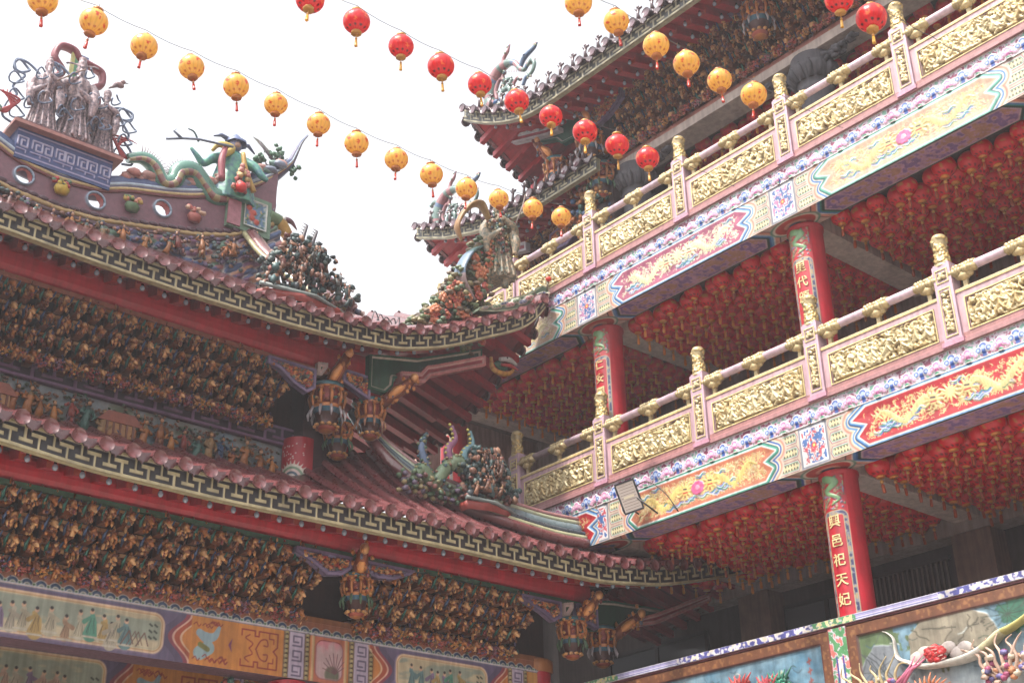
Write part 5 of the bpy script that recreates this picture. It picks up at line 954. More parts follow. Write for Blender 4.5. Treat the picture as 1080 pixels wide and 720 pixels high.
board(GF, tow, 'red_fascia_board', [(15.5, 15.1), (15.9, 15.2), (16.9, 15.55), (16.9, 15.75), (15.9, 15.4), (15.7, 15.36), (15.5, 15.2)], 14.85, .1, S(150, 34, 56), (S(196, 190, 196), S(150, 150, 160)))
for (x, y, z, k, s) in ((15.05, 15.85, 14.3, 1, 1.1), (15.3, 14.9, 13.75, 2, 1.2), (15.1, 14.95, 14.5, 0, 1.1), (15.1, 10.75, 14.85, 0, 1.1), (15.05, 6.4, 14.85, 0, 1.1)): hang(x, y, z, k, s, parent=tow)
diag(tow, (15.1, 15.9, 14.6 + CZ), (14.8, 16.15, 15.15 + CZ), 11); diag(tow, (15.1, 10.75, 15.1 + CZ), (14.85, 10.9, 15.5 + CZ), 12); diag(tow, (15.1, 14.9, 14.9 + CZ), (14.9, 15.0, 15.4 + CZ), 13)
b = MB(); rg = np.random.RandomState(12)
for k in range(260): b.blob((15.35 + rg.uniform(-.2, .3), 15.1 + rg.uniform(-.35, .55), 13.9 + rg.uniform(-1.1, .9) + CZ), (.06, .06, .07), PALF[rg.randint(7)] * rg.uniform(.4, .9), 1, .3, rg)
b.build('carved_corner_cluster', 'gilt', tow)
gbox('corner_post', 15.4, 15.9, 14.7, 15.4, 11.5, 15.5, S(70, 50, 50))
def capital(y):
    b = MB(); cc = S(104, 102, 108); b.lathe((15.84, y, CZ), [(.27, 11.5), (.27, 13.35), (.31, 13.4), (.31, 13.46), (.27, 13.5), (.30, 13.6), (.40, 13.75), (.43, 13.85), (.36, 13.9), (.36, 14.08)], cc, 28); co = b.build('stone_column', 'matte', tow)
    b = MB(); rg = np.random.RandomState(int(y))
    for k in range(14): a = k * .449; x_, y_ = math.cos(a), math.sin(a); b.tube([(15.84 + .31 * x_, y + .31 * y_, 13.58 + CZ), (15.84 + .41 * x_, y + .41 * y_, 13.75 + CZ), (15.84 + .40 * x_, y + .40 * y_, 13.88 + CZ)], [.05, .06, .03], cc * rg.uniform(.7, 1.1), 6)
    for s in (-1, 1):
        for k in range(34): t = rg.rand(); b.blob((15.7 + rg.uniform(-.06, .06), y + s * (.3 + .7 * t), 13.98 - .25 * (1 - t) * rg.rand() + CZ), (.06, .08, .05), cc * rg.uniform(.6, 1.2), 1, .3, rg)
    b.build('carved_capital', 'matte', co)
for y in (5.95, 10.31, 14.5): capital(y)
gbox('lower_purlin', 15.9, 16.1, 15.0, 19.0, 14.05, 14.2, RED * .8); gbox('lower_wall', 16.2, 16.4, 15.0, 19.4, 11.5, 14.2, S(90, 60, 56), 'matte')
brackets(tow, BRT, 15.3, 18.6, 15.95, 14.05, .54, True)
board(GF, tow, 'carved_spandrel', [(16.9, 13.75), (16.0, 13.85), (16.0, 13.5), (16.4, 13.3), (16.9, 13.35)], 15.8, .08, S(60, 30, 28), ED, 'gilt', 900, 8)
board(GF, tow, 'red_fascia_board', [(17.4, 13.75), (18.6, 14.1), (18.6, 13.85), (17.4, 13.55)], 15.6, .1, S(150, 34, 56), (S(196, 190, 196), S(150, 150, 160)))
hang(15.6, 18.6, 13.6, 1, 1.0, parent=tow)
b = MB(); b.add(np.array([(17.0, Y0, 16.4), (17.0, 14.4, 16.4), (19.5, 12.5, 17.6), (19.5, Y0, 17.6)]) + [0, 0, CZ], [[0, 1, 2, 3]], MAUVE * .7); b.add(np.array([(17.0, 14.4, 16.4), (19.5, 12.5, 17.6), (22, 14.4, 16.4)]) + [0, 0, CZ], [[0, 1, 2]], MAUVE * .7); b.add(np.array([(22, Y0, 16.4), (22, 14.4, 16.4), (19.5, 12.5, 17.6), (19.5, Y0, 17.6)]) + [0, 0, CZ], [[0, 1, 2, 3]], MAUVE * .7); b.build('roof_body', 'glaze', tow)

pg = thing('passage_wall', 'dark rear wall with pale upper storey closing the gap between hall and gallery', 'wall', (16, 20.6, 0))
b = MB(); b.box2((13.5, 20.5, 0), (19.2, 20.8, 7.2 + CZ), S(84, 72, 70)); b.build('lower_wall', 'matte', pg)
b = MB(); b.box2((15.2, 20.21, 7.2 + CZ), (19.2, 20.8, 12.0 + CZ), S(206, 168, 156)); b.box2((15.2, 20.15, 9.2 + CZ), (18.6, 20.205, 9.4 + CZ), S(196, 130, 116)); b.box2((15.2, 20.13, 8.5 + CZ), (18.6, 20.205, 8.6 + CZ), S(96, 120, 150)); b.build('upper_wall', 'matte', pg)
# ------------------------------------------------------------------ roof figures
def remesh(o, vox=.018, sm=2):
    m = o.modifiers.new('r', 'REMESH'); m.mode = 'VOXEL'; m.voxel_size = vox; m.use_smooth_shade = True
    if sm: q = o.modifiers.new('s', 'SMOOTH'); q.iterations = sm; q.factor = .5
def plain(name, col, rough=.6, var=.35, sc=14, col2=None):
    m = bpy.data.materials.new(name); m.use_nodes = True; n = m.node_tree; p = n.nodes['Principled BSDF']; p.inputs['Roughness'].default_value = rough
    tc = n.nodes.new('ShaderNodeTexCoord'); t = n.nodes.new('ShaderNodeTexNoise'); t.inputs['Scale'].default_value = sc; t.inputs['Detail'].default_value = 6; r = n.nodes.new('ShaderNodeValToRGB')
    c2 = col2 if col2 is not None else col * (1 - var); r.color_ramp.elements[0].position = .35; r.color_ramp.elements[1].position = .65; r.color_ramp.elements[0].color = (*c2, 1); r.color_ramp.elements[1].color = (*np.clip(col * 1.08, 0, 1), 1)
    n.links.new(tc.outputs['Object'], t.inputs['Vector']); n.links.new(t.outputs[0], r.inputs[0]); n.links.new(r.outputs[0], p.inputs['Base Color'])
    b = n.nodes.new('ShaderNodeBump'); b.inputs['Strength'].default_value = .3; b.inputs['Distance'].default_value = .02; n.links.new(t.outputs[0], b.inputs['Height']); n.links.new(b.outputs[0], p.inputs['Normal']); return m
M['weathered'] = plain('weathered_ceramic', S(156, 134, 134), col2=S(84, 76, 88), sc=20)
M['weathered2'] = plain('weathered_ceramic_warm', S(150, 128, 104), col2=S(70, 84, 76), sc=18)
def statue_body(h, seed, turn=0, arm=0, hat=0, beard=True):
    """one continuous robed elder: folds, shoulders, sleeves to joined hands, neck, face"""
    rg = np.random.RandomState(seed); b = MB(); c = S(180, 160, 160); k = h / 1.5
    prof = [(0, 0), (.33, 0), (.32, .06), (.27, .25), (.22, .5), (.20, .72), (.21, .86), (.25, 1.02), (.23, 1.14), (.12, 1.22), (.065, 1.27), (.06, 1.36), (0, 1.37)]
    b.lathe((0, 0, 0), [(r * k, z * k) for r, z in prof], c, 54, .10, 9, .88, .7)
    b.blob((0, .0, 1.40 * k), (.085 * k, .095 * k, .115 * k), c, 3); b.blob((0, -.095 * k, 1.385 * k), (.018 * k, .03 * k, .03 * k), c, 2); b.box((0, -.085 * k, 1.425 * k), (.06 * k, .015 * k, .012 * k), c)
    for s in (-1, 1): b.blob((s * .088 * k, .0, 1.39 * k), (.015 * k, .025 * k, .035 * k), c, 2); b.blob((s * .033 * k, -.082 * k, 1.405 * k), (.016 * k, .012 * k, .009 * k), c, 1)
    if hat == 0: b.lathe((0, .01 * k, 1.46 * k), [(0, 0), (.09 * k, 0), (.095 * k, .05 * k), (.07 * k, .1 * k), (.075 * k, .16 * k), (0, .18 * k)], c, 16); [b.tube([(s * .08 * k, .02, 1.5 * k), (s * .22 * k, .03, 1.52 * k), (s * .3 * k, .03, 1.5 * k)], [.015 * k, .02 * k, .022 * k], c, 6) for s in (-1, 1)]
    elif hat == 1: b.blob((0, .02 * k, 1.50 * k), (.09 * k, .095 * k, .08 * k), c, 2); b.blob((0, .03 * k, 1.6 * k), (.045 * k, .045 * k, .05 * k), c, 2)
    else: b.blob((0, .0, 1.50 * k), (.1 * k, .105 * k, .11 * k), c, 3)
    if beard: b.tube([(0, -.085 * k, 1.34 * k), (0, -.13 * k, 1.22 * k), (0, -.14 * k, 1.05 * k)], [.04 * k, .045 * k, .012 * k], c, 8)
    b.tube([(0, -.08 * k, 1.35 * k), (.0, -.09 * k, 1.352 * k)], .022 * k, c, 6)
    for s in (-1, 1):
        e = .12 * arm * s
        b.tube(cat([(s * .22 * k, 0, 1.1 * k), (s * .31 * k, -.04 * k, .92 * k), (s * .25 * k, -.2 * k, (.84 + e) * k), (s * .08 * k, -.30 * k, (.90 + e) * k)], 5), [.09 * k, .095 * k, .08 * k, .045 * k], c, 12)
        b.tube(cat([(s * .26 * k, -.14 * k, .86 * k), (s * .30 * k, -.19 * k, .66 * k), (s * .28 * k, -.2 * k, .42 * k)], 5), [.08 * k, .10 * k, .05 * k], c, 10)
        b.blob((s * .05 * k, -.32 * k, (.92 + e) * k), (.045 * k, .03 * k, .05 * k), c, 2)
        for f in range(4): b.tube([(s * (.03 + .012 * f) * k, -.345 * k, (.95 + e - .018 * f) * k), (s * (.0 + .01 * f) * k, -.36 * k, (.955 + e - .018 * f) * k)], .010 * k, c, 5)
    for f in range(7): a = -1.57 + (f - 3) * .42; b.tube([(math.cos(a) * .20 * k, math.sin(a) * .16 * k, .78 * k), (math.cos(a) * .25 * k, math.sin(a) * .2 * k, .4 * k), (math.cos(a) * .34 * k, math.sin(a) * .28 * k, .02 * k)], [.015 * k, .022 * k, .035 * k], c, 6)
    b.tube([(-.21 * k, -.02, .80 * k), (0, -.19 * k, .76 * k), (.21 * k, -.02, .80 * k)], .03 * k, c, 8)
    return b
ST = [('statue', 'weathered robed elder statue with looping blue ribbons, leftmost of the three on the roof ridge', (5.98, 18.45), 1.45, 1, .2, 1, 1, True),
      ('statue', 'weathered bearded official statue standing in the middle under the butterfly shaped arch', (6.5, 18.4), 1.62, 2, 0, -1, 0, True),
      ('statue', 'weathered shorter elder statue at the right end of the scroll patterned plinth', (7.02, 18.45), 1.28, 3, -.2, 1, 2, True)]
RIB = S(120, 134, 160)
def loop(cx, cy, cz, rx, rz, a0, a1, n=14, dy=.05): return [(cx + rx * math.cos(a), cy + dy * math.sin(a * 2), cz + rz * math.sin(a)) for a in np.linspace(a0, a1, n)]
for nm, lb, (x, y), h, sd, tn, arm, hat, bd in ST:
    t = thing(nm, lb, 'statue', (x, y, 12.73 + CZ)); b = statue_body(h, sd, tn, arm, hat, bd); o = b.build('body', 'weathered', t, (0, 0, 0), tn * .5 - .35); o.scale = (.82, .9, 1); remesh(o, .013, 0)
    b = MB(); s = -1 if sd != 3 else 1; rr = .022
    b.tube(cat([(0, .12, h * .8), (s * .3, .15, h * .95), (s * .52, .12, h * .92), (s * .5, .1, h * .78), (s * .34, .1, h * .74), (s * .5, .1, h * .55), (s * .42, .1, h * .45), (s * .56, .08, h * .30), (s * .6, .05, h * .1), (s * .42, .05, .06)], 6), rr, RIB, 6)
    b.tube(cat([(0, .14, h * .7), (-s * .25, .16, h * .85), (-s * .36, .14, h * .75), (-s * .28, .14, h * .6), (-s * .4, .1, h * .45), (-s * .3, .1, h * .3), (-s * .38, .1, .1)], 6), rr, RIB, 6)
    b.tube(loop(s * .4, .14, h * .86, .13, .11, 0, 6.6), rr, RIB, 6); b.tube(loop(-s * .3, .1, h * .38, .09, .12, 0, 6.6), rr * 1.2, RIB * .8, 6)
    for q in range(6): b.tube(loop((-.3 + .12 * q), -.22 - .04 * (q % 2), h * (.25 + .14 * ((q * 3) % 5)), .07 + .02 * (q % 3), .1, q, q + 5.0), .015, RIB * (.8 + .1 * (q % 3)), 6)
    for q in range(3): b.tube(loop(s * (.38 + .05 * q), .05, h * (.2 + .22 * q), .12, .1, 0, 6.3), .016, RIB, 6)
    b.build('ribbon', 'clay', t, (0, 0, 0))
    if sd == 1:
        b = MB(); b.tube([(.05, -.34, h * .62), (.35, -.3, h * .85), (.5, -.28, h * .95)], .014, S(150, 120, 110), 6); b.build('staff', 'clay', t, (0, 0, 0))
    if sd == 3:
        b = MB(); b.blob((.18, 0, h * 1.22), (.09, .05, .06), S(140, 110, 110), 2); b.blob((.24, 0, h * 1.29), (.045, .04, .045), S(140, 110, 110), 2); b.tube([(.28, 0, h * 1.29), (.34, 0, h * 1.3)], [.015, .004], S(110, 100, 100), 5); b.tube([(.12, 0, h * 1.2), (.0, 0, h * 1.1)], [.05, .01], S(120, 100, 104), 6); b.build('bird', 'clay', t, (0, 0, 0))
t = thing('ornamental_arch', 'butterfly shaped red arch with rainbow stripes behind the three roof statues', 'arch', (6.55, 18.72, 12.73 + CZ)); b = MB()
P = cat([(-.28, .0, .0), (-.28, 0, .9), (-.33, 0, 1.3), (-.22, 0, 1.5), (-.36, 0, 1.72), (-.3, 0, 1.98), (-.1, 0, 2.0), (.0, 0, 1.86), (.14, 0, 1.84), (.34, 0, 1.78), (.36, 0, 1.55), (.24, 0, 1.4), (.34, 0, 1.2), (.3, 0, .9), (.3, 0, 0)], 6)
P = P * [1.2, 1, 1.04]; b.tube(P, .10, S(140, 70, 80), 10, flat=.6); b.tube(P + [0, -.06, 0], .022, S(170, 120, 110), 8); b.build('frame', 'clay', t, (0, 0, 0))
b = MB()
for k, cl in enumerate((S(206, 200, 130), S(90, 150, 110), S(60, 110, 150), S(70, 80, 150), S(120, 130, 170))): b.box((-.12 + k * .06, 0, 1.42), (.0298, .03, .62), cl)
b.build('rainbow_stripes', 'clay', t, (0, 0, 0))
# dragon with rider
t = thing('dragon_sculpture', 'green and red ceramic dragon arching along the curved roof ridge', 'dragon', (8.3, 18.5, 12.55 + CZ)); O = np.array((8.3, 18.5, 12.55))
P = cat([(7.5, 18.45, 12.9), (7.75, 18.42, 13.0), (7.95, 18.4, 12.92), (8.15, 18.4, 12.66), (8.35, 18.4, 12.75), (8.45, 18.4, 13.0), (8.68, 18.4, 13.08), (8.9, 18.4, 12.9), (9.1, 18.4, 12.75), (9.4, 18.4, 12.85), (9.6, 18.35, 13.05)], 8) - O
b = MB(); n = len(P); b.tube(P, [.08, .13, .15, .16, .19, .19, .18, .12], S(74, 130, 112), 14); b.tube(P + [0, -.11, -.07], [.03, .06, .07, .08, .08, .06], np.array([S(150, 134, 90), S(134, 82, 78)] * 14), 8); b.tube(P + [.0, 0, .09], [.02, .05, .06, .05], S(140, 60, 70), 6); b.build('body', 'glaze', t, (0, 0, 0))
b = MB()
for i in range(8, n - 10):
    d = P[i + 1] - P[i - 1]; nn = np.array([-d[2], 0, d[0]]); nn /= np.linalg.norm(nn); 
    if nn[2] < 0: nn = -nn
    b.tube([P[i] + nn * .12, P[i] + nn * .28], [.012, .002], S(176, 150, 150), 4)
b.build('back_spines', 'clay', t, (0, 0, 0))
b = MB()
for k in range(7): a = .7 + k * .25; b.tube(cat([P[0], P[0] + (-.12 - .03 * k, 0, .02 + .05 * k), P[0] + (-.2 - .02 * k + .05 * k, 0, .2 + .03 * k), P[0] + (-.28 + .07 * k, 0, .36 + .03 * (3 - abs(k - 3)))], 5), [.02, .018, .006], S(176, 60, 66), 6)
b.build('tail_fin', 'clay', t, (0, 0, 0))
DR = t; o = dup(DR, (4.5, 18.5, 12.55 + CZ), 'ceramic ridge dragon left of the robed elders, only its red tail flame in view'); o.scale = (-1, 1, 1)
t = thing('rider_statue', 'green robed figure with raised arm seated over the ridge dragon', 'statue', (9.45, 18.4, 12.75 + CZ)); b = MB()
b.lathe((0, 0, 0), [(0, 0), (.38, 0), (.36, .2), (.31, .5), (.24, .8), (.20, .98), (.10, 1.08), (.06, 1.14), (0, 1.15)], S(74, 130, 104), 30, .06, 7, 1.15, .7)
b.tube(cat([(-.2, 0, .92), (-.4, -.1, .78), (-.55, -.15, .62), (-.68, -.2, .72), (-.8, -.2, .86)], 5), [.11, .09, .07, .05, .03], S(100, 130, 90), 10); b.tube(cat([(.2, 0, .92), (.38, -.1, .78), (.5, -.15, .6), (.62, -.15, .52)], 5), [.10, .09, .07, .04], S(84, 130, 116), 10)
o = b.build('body', plain('green_robe', S(84, 142, 116), .4, .3, 10, S(56, 92, 110)), t, (0, 0, 0), -.3); remesh(o, .016)
b = MB(); b.tube(cat([(-.28, -.2, .95), (-.36, -.27, .6), (-.34, -.3, .2)], 5), [.05, .07, .06], S(150, 70, 80), 8); b.tube(cat([(.05, -.26, .95), (.1, -.3, .6), (.3, -.3, .2)], 5), [.04, .05, .05], S(190, 150, 70), 8); b.tube(cat([(-.45, -.05, .9), (-.35, -.1, 1.05), (-.1, -.12, 1.05), (-.3, -.16, .8)], 5), [.03, .07, .06], S(196, 170, 80), 8); b.build('sash', 'clay', t, (0, 0, 0))
b = MB(); b.blob((0, -.02, 1.2), (.12, .12, .13), S(120, 120, 150), 3, .05, npr); b.blob((0, -.12, 1.18), (.06, .04, .06), S(176, 140, 120), 2); b.lathe((.02, 0, 1.26), [(.2, 0), (.19, .05), (.1, .12), (.04, .2), (0, .22)], S(96, 110, 150), 14, .1, 6)
for s in (-1, 1): b.tube([(s * .1, 0, 1.3), (s * .28, 0, 1.34), (s * .42, 0, 1.22 if s > 0 else 1.26)], [.05, .04, .015], S(90, 100, 130), 7)
b.build('head', 'clay', t, (0, 0, 0))
b = MB(); b.tube([(-.15, -.25, 1.0), (-.8, -.22, .90), (-1.1, -.2, .80), (-1.4, -.2, .66)], .022, S(110, 120, 140), 6); b.tube([(-1.12, -.2, .79), (-1.28, -.2, .88), (-1.22, -.2, .95)], [.03, .02, .006], S(110, 120, 140), 5); b.tube(cat([(-.8, -.2, .86), (-.9, -.2, 1.02), (-1.02, -.2, 1.04)], 4), [.02, .012], S(60, 90, 90), 6); b.build('halberd', 'clay', t, (0, 0, 0))
b = MB(); rg = np.random.RandomState(2)
for k in range(34): b.blob((rg.uniform(-.15, .15), -.34 + rg.uniform(-.04, .04), rg.uniform(.1, .62)), (.05, .05, .06), [S(200, 130, 120), S(176, 90, 80), S(206, 176, 120)][rg.randint(3)], 1, .3, rg)
b.blob((-.02, -.42, .12), (.10, .1, .1), S(214, 50, 46), 3); b.build('child_figure', 'clay', t, (0, 0, 0))
t = thing('ornamental_tree', 'small ceramic pine with pale trunk near the upturned ridge tip', 'tree ornament', (10.3, 18.5, 13.55 + CZ)); b = MB(); rg = np.random.RandomState(6)
b.tube(cat([(0, 0, -.1), (.05, 0, .2), (0, 0, .4), (.08, 0, .6)], 5), [.12, .09, .07, .03], S(130, 124, 130), 10); 
for k in range(6): a = rg.uniform(0, 6); b.tube([(0.03, 0, .25 + .05 * k), (.03 + .25 * math.cos(a), .1 * math.sin(a), .4 + .05 * k), (.03 + .4 * math.cos(a), .1 * math.sin(a), .5 + .06 * k)], [.03, .02, .008], S(120, 110, 120), 6)
b.build('trunk', 'clay', t, (0, 0, 0)); b = MB()
for c_, r in (((.08, 0, .65), .15), ((.42, 0, .5), .12), ((-.3, 0, .42), .08)):
    for k in range(22): q = rg.normal(0, .5, 3) * r; b.blob(np.array(c_) + q, (.05, .05, .05), S(84, 120, 96) * rg.uniform(.6, 1.2), 1, .3, rg)
b.tube(cat([(-.1, 0, .65), (-.3, 0, .8), (-.45, 0, .86)], 4), [.06, .05, .005], S(176, 180, 176), 6, flat=.3); b.build('foliage', 'clay', t, (0, 0, 0))
b = MB(); rg = np.random.RandomState(3)
for x in np.arange(7.5, 10.3, .2):
    for k in range(3): b.blob((x + rg.uniform(-.1, .1), 18.36 + rg.uniform(-.05, .1), rt(x) + .2 + rg.uniform(0, .1) + CZ), (.13, .08, .07), [S(190, 130, 120), S(110, 140, 130), S(196, 150, 140), S(130, 140, 160)][rg.randint(4)] * rg.uniform(.8, 1.1), 2, .15, rg)
b.build('ridge_rocks', 'clay', hall)
# crowded ceramic groups
def cluster(name, label, cat_, loc, w, h, seed, n=260, red=True, prongs=True, parts=True):
    t = thing(name, label, cat_, loc); rg = np.random.RandomState(seed); b = MB()
    b.lathe((0, 0, -.06), [(w * .46, 0), (w * .5, .06), (w * .5, .12), (w * .44, .16)], S(150, 56, 46) if red else S(120, 130, 120), 24, .05, 7, 1, .45); b.tube([(-w * .5, -w * .12, .12), (0, -w * .24, .08), (w * .5, -w * .12, .02)], .035, S(130, 140, 136), 7); b.build('base', 'clay', t, (0, 0, 0))
    b = MB()
    for k in range(n):
        zz = rg.rand() ** .8; x = rg.uniform(-.5, .5) * w * (1 - .55 * zz); b.blob((x, rg.uniform(-.5, .5) * w * .4 * (1 - .5 * zz), .1 + zz * h * .82), (rg.uniform(.03, .07), .05, rg.uniform(.03, .08)), [S(58, 76, 78), S(50, 60, 66), S(150, 108, 90), S(80, 96, 90), S(176, 130, 104), S(120, 66, 56), S(66, 96, 96)][rg.randint(7)] * rg.uniform(.6, 1.2), 1, .35, rg)
    b.build('rockery', 'clay', t, (0, 0, 0)); b = MB()
    for k in range(17): zz = rg.rand(); figure(b, (rg.uniform(-.42, .42) * w * (1 - .5 * zz), -w * .2 * (1 - .4 * zz), .1 + zz * h * .6), .27, [S(140, 96, 76), S(86, 84, 80), S(160, 112, 86), S(70, 92, 92)][rg.randint(4)] * rg.uniform(.6, 1.1), rg, rg.uniform(-.5, .5), S(176, 130, 104))
    b.build('figures', 'clay', t, (0, 0, 0)); b = MB()
    for k in range(9):
        x = rg.uniform(-.45, .55) * w; z0 = h * (.9 - 1.1 * abs(x / w)); b.tube(cat([(x * .7, 0, z0 * .5), (x, -.05, z0 * .9), (x + rg.uniform(-.1, .15), -.05, z0 * 1.1 + .05)], 4), [.02, .014, .01], S(90, 96, 90), 5)
        for q in range(5): b.blob((x + rg.uniform(-.1, .2), rg.uniform(-.1, .05), z0 * 1.05 + rg.uniform(-.1, .12)), (.06, .05, .055), S(64, 84, 84) * rg.uniform(.7, 1.3), 1, .25, rg)
    if prongs:
        for x, ln in ((-.05, .42), (.14, .38)):
            Q = cat([(x - .05, 0, h * .8), (x, 0, h * .95), (x + .08, 0, h * .85 + ln)], 5); b.tube(Q, [.05, .04, .02], S(90, 84, 90), 7)
            for p in Q[2:]: b.tube([p, p + (-.09, 0, .02)], [.015, .003], S(110, 100, 96), 4)
    b.build('leaf_sprays', 'clay', t, (0, 0, 0)); return t
cluster('roof_figure_group', 'dark ceramic figure group on red base standing on the upper eave below the dragon ridge', 'ornament group', (9.65, 16.1, 9.72 + CZ), 1.75, 1.35, 3, 420)
cluster('roof_figure_group', 'dark ceramic figure group on the lower roof hip beside the lower balcony end post', 'ornament group', (12.75, 15.35, 6.85 + CZ), 1.0, 1.15, 5, 300, prongs=False)
b = MB(); t = thing('wire_ornament', 'thin curled wire whiskers standing on tile ends right of the dark roof group', 'wire ornament', (10.6, 15.6, 9.6 + CZ))
for k in range(5): b.tube(cat([(k * .08, 0, -.15), (.1 + k * .1, 0, .25 - .03 * k), (.22 + .09 * k, 0, .05 + .06 * k), (.3 + k * .07, 0, .2 - .04 * k)], 6), .01, S(100, 96, 100), 5)
b.build('wires', 'metal', t, (0, 0, 0))
# dragon horns beside lower group
t = thing('hip_dragon', 'pale green ceramic dragon with yellow edged curling horns on the lower roof hip', 'dragon', (11.9, 15.5, 7.0 + CZ)); b = MB()
for P, r, cl in (([(-.5, 0, .1), (-.3, 0, .35), (-.1, 0, .15), (.1, 0, .4), (.25, 0, .6)], [.06, .1, .1, .11, .08], S(120, 140, 110)), ([(.2, 0, .5), (.35, 0, .62), (.55, 0, .5), (.6, 0, .3)], [.1, .13, .1, .04], S(130, 150, 120)), ([(-.2, 0, .3), (-.32, 0, .7), (-.22, 0, .95)], [.07, .06, .01], S(100, 120, 150))):
    b.tube(cat(P, 6), r, cl, 10)
rg = np.random.RandomState(3)
for k in range(150):
    v_ = b.V[k % 3][rg.randint(len(b.V[k % 3]))]; b.blob(v_, (.035, .035, .03), [S(90, 120, 96), S(150, 150, 110), S(70, 96, 110), S(140, 110, 90)][rg.randint(4)] * rg.uniform(.6, 1.2), 1, .3, rg)
b.build('body', 'clay', t, (0, 0, 0)); b = MB()
for s, cl in ((0, S(150, 96, 130)), (.32, S(110, 150, 160))):
    Q = cat([(.25 + s, 0, .55), (.2 + s, 0, .8), (.34 + s * 1.1, 0, 1.0), (.28 + s * 1.15, -.0, 1.22)], 6); b.tube(Q, [.08, .07, .05, .03], cl, 8)
    for p in Q[::2]: b.blob(p + (-.06, -.02, 0), (.03, .03, .03), S(206, 190, 100), 1)
b.build('horns', 'clay', t, (0, 0, 0)); b = MB(); rg = np.random.RandomState(5)
for k in range(110): b.blob((rg.uniform(-.7, .6), rg.uniform(-.1, .1), rg.uniform(-.1, .25)), (.05, .05, .045), [S(170, 120, 112), S(96, 120, 90), S(160, 144, 100), S(116, 100, 120)][rg.randint(4)] * rg.uniform(.7, 1.1), 1, .3, rg)
b.build('clouds', 'clay', t, (0, 0, 0))
# scrolling dragons on pavilion corners
def scroll_dragon(loc, s, label):
    t = thing('corner_scroll', label, 'roof ornament', loc); b = MB(); g = S(96, 124, 116); rd = S(150, 96, 100); bl = S(66, 96, 130)
    Y = lambda P: [(0.0, -p[0] * s, p[1] * s) for p in P]
    b.tube(cat(Y([(-.5, -.05), (-.62, .3), (-.5, .75), (-.2, 1.05), (.2, 1.08), (.5, .9), (.7, .6), (.9, .45), (1.05, .6)]), 7), [.16 * s, .2 * s, .16 * s, .09 * s, .07 * s, .05 * s], np.array([rd, g, rd, g, g, bl, rd] * 3), 10)
    for P, r, cl in (([(-.3, .1), (-.35, .45), (-.2, .7), (.0, .72)], [.05, .07, .06, .03], rd), ([(.2, -.1), (.25, .15), (.1, .3), (-.1, .2), (-.1, .0)], [.05, .07, .06, .03], g), ([(.8, -.05), (.95, .15), (1.15, .1)], [.05, .06, .02], bl), ([(-.62, .4), (-.8, .6), (-.72, .8)], [.05, .06, .01], g), ([(.0, 1.05), (.02, 1.35), (.2, 1.5), (.3, 1.7)], [.07, .06, .05, .02], rd), ([(-.45, .9), (-.75, 1.1), (-.95, 1.05), (-1.0, 1.2)], [.08, .06, .05, .02], g), ([(.35, .5), (.1, .55), (-.05, .4), (.05, .25), (.25, .3), (.35, .45)], [.03, .07, .07, .05], g), ([(.0, .5), (-.05, .75), (.1, .85)], [.04, .05, .03], rd), ([(.7, .6), (.9, .85), (1.3, .95), (1.45, 1.05)], [.06, .08, .06, .02], bl), ([(1.0, .5), (1.2, .6), (1.3, .4), (1.2, .2), (1.0, .15), (.95, .3)], [.05, .06, .05, .03], g), ([(.5, -.05), (.4, .2), (.6, .35), (.75, .2)], [.06, .05, .03], rd)):
        b.tube(cat(Y(P), 6), [q * s for q in r], cl, 8)
    rq = np.random.RandomState(2)
    for k in range(170):
        vv = b.V[rq.randint(len(b.V))]; v_ = vv[rq.randint(len(vv))]; b.blob(v_, (.03 * s, .04 * s, .035 * s), [g, rd, bl, S(170, 170, 140), S(120, 140, 110)][rq.randint(5)] * rq.uniform(.6, 1.3), 1, .3, rq)
    for k in range(9): b.tube([(0, -(.2 + k * .07) * s, (.85 - .04 * k) * s), (0, -(.2 + k * .07) * s, (.75 - .04 * k) * s)], [.012, .003], rd, 4)
    b.build('dragon_scroll', 'glaze', t, (0, 0, 0)); b = MB()
    b.tube(cat([(0, .85 * s, .32 * s), (-.02, .75 * s, .08 * s), (0, .2 * s, -.12 * s), (0, -.5 * s, -.2 * s)], 6), [.03 * s, .09 * s, .1 * s, .08 * s], S(96, 120, 150), 10, flat=.6); b.tube(cat([(-.06, .86 * s, .30 * s), (-.1, .75 * s, .03 * s), (-.08, .2 * s, -.17 * s), (-.08, -.5 * s, -.25 * s)], 6), .03 * s, S(190, 190, 170), 6)
    for k in range(5): b.blob((-.08, (.5 - .25 * k) * s, (-.0 - .04 * k) * s), (.03, .1 * s, .07 * s), S(50, 90, 140), 2)
    b.build('ridge_tip', 'clay', t, (0, 0, 0)); return t
scroll_dragon((14.35, 16.55, 16.25 + CZ), .72, 'openwork dragon scroll on the tip of the topmost red eave')
scroll_dragon((15.2, 19.4, 15.0 + CZ), .72, 'openwork dragon scroll on the tip of the lower pavilion eave, above the flowering vine')
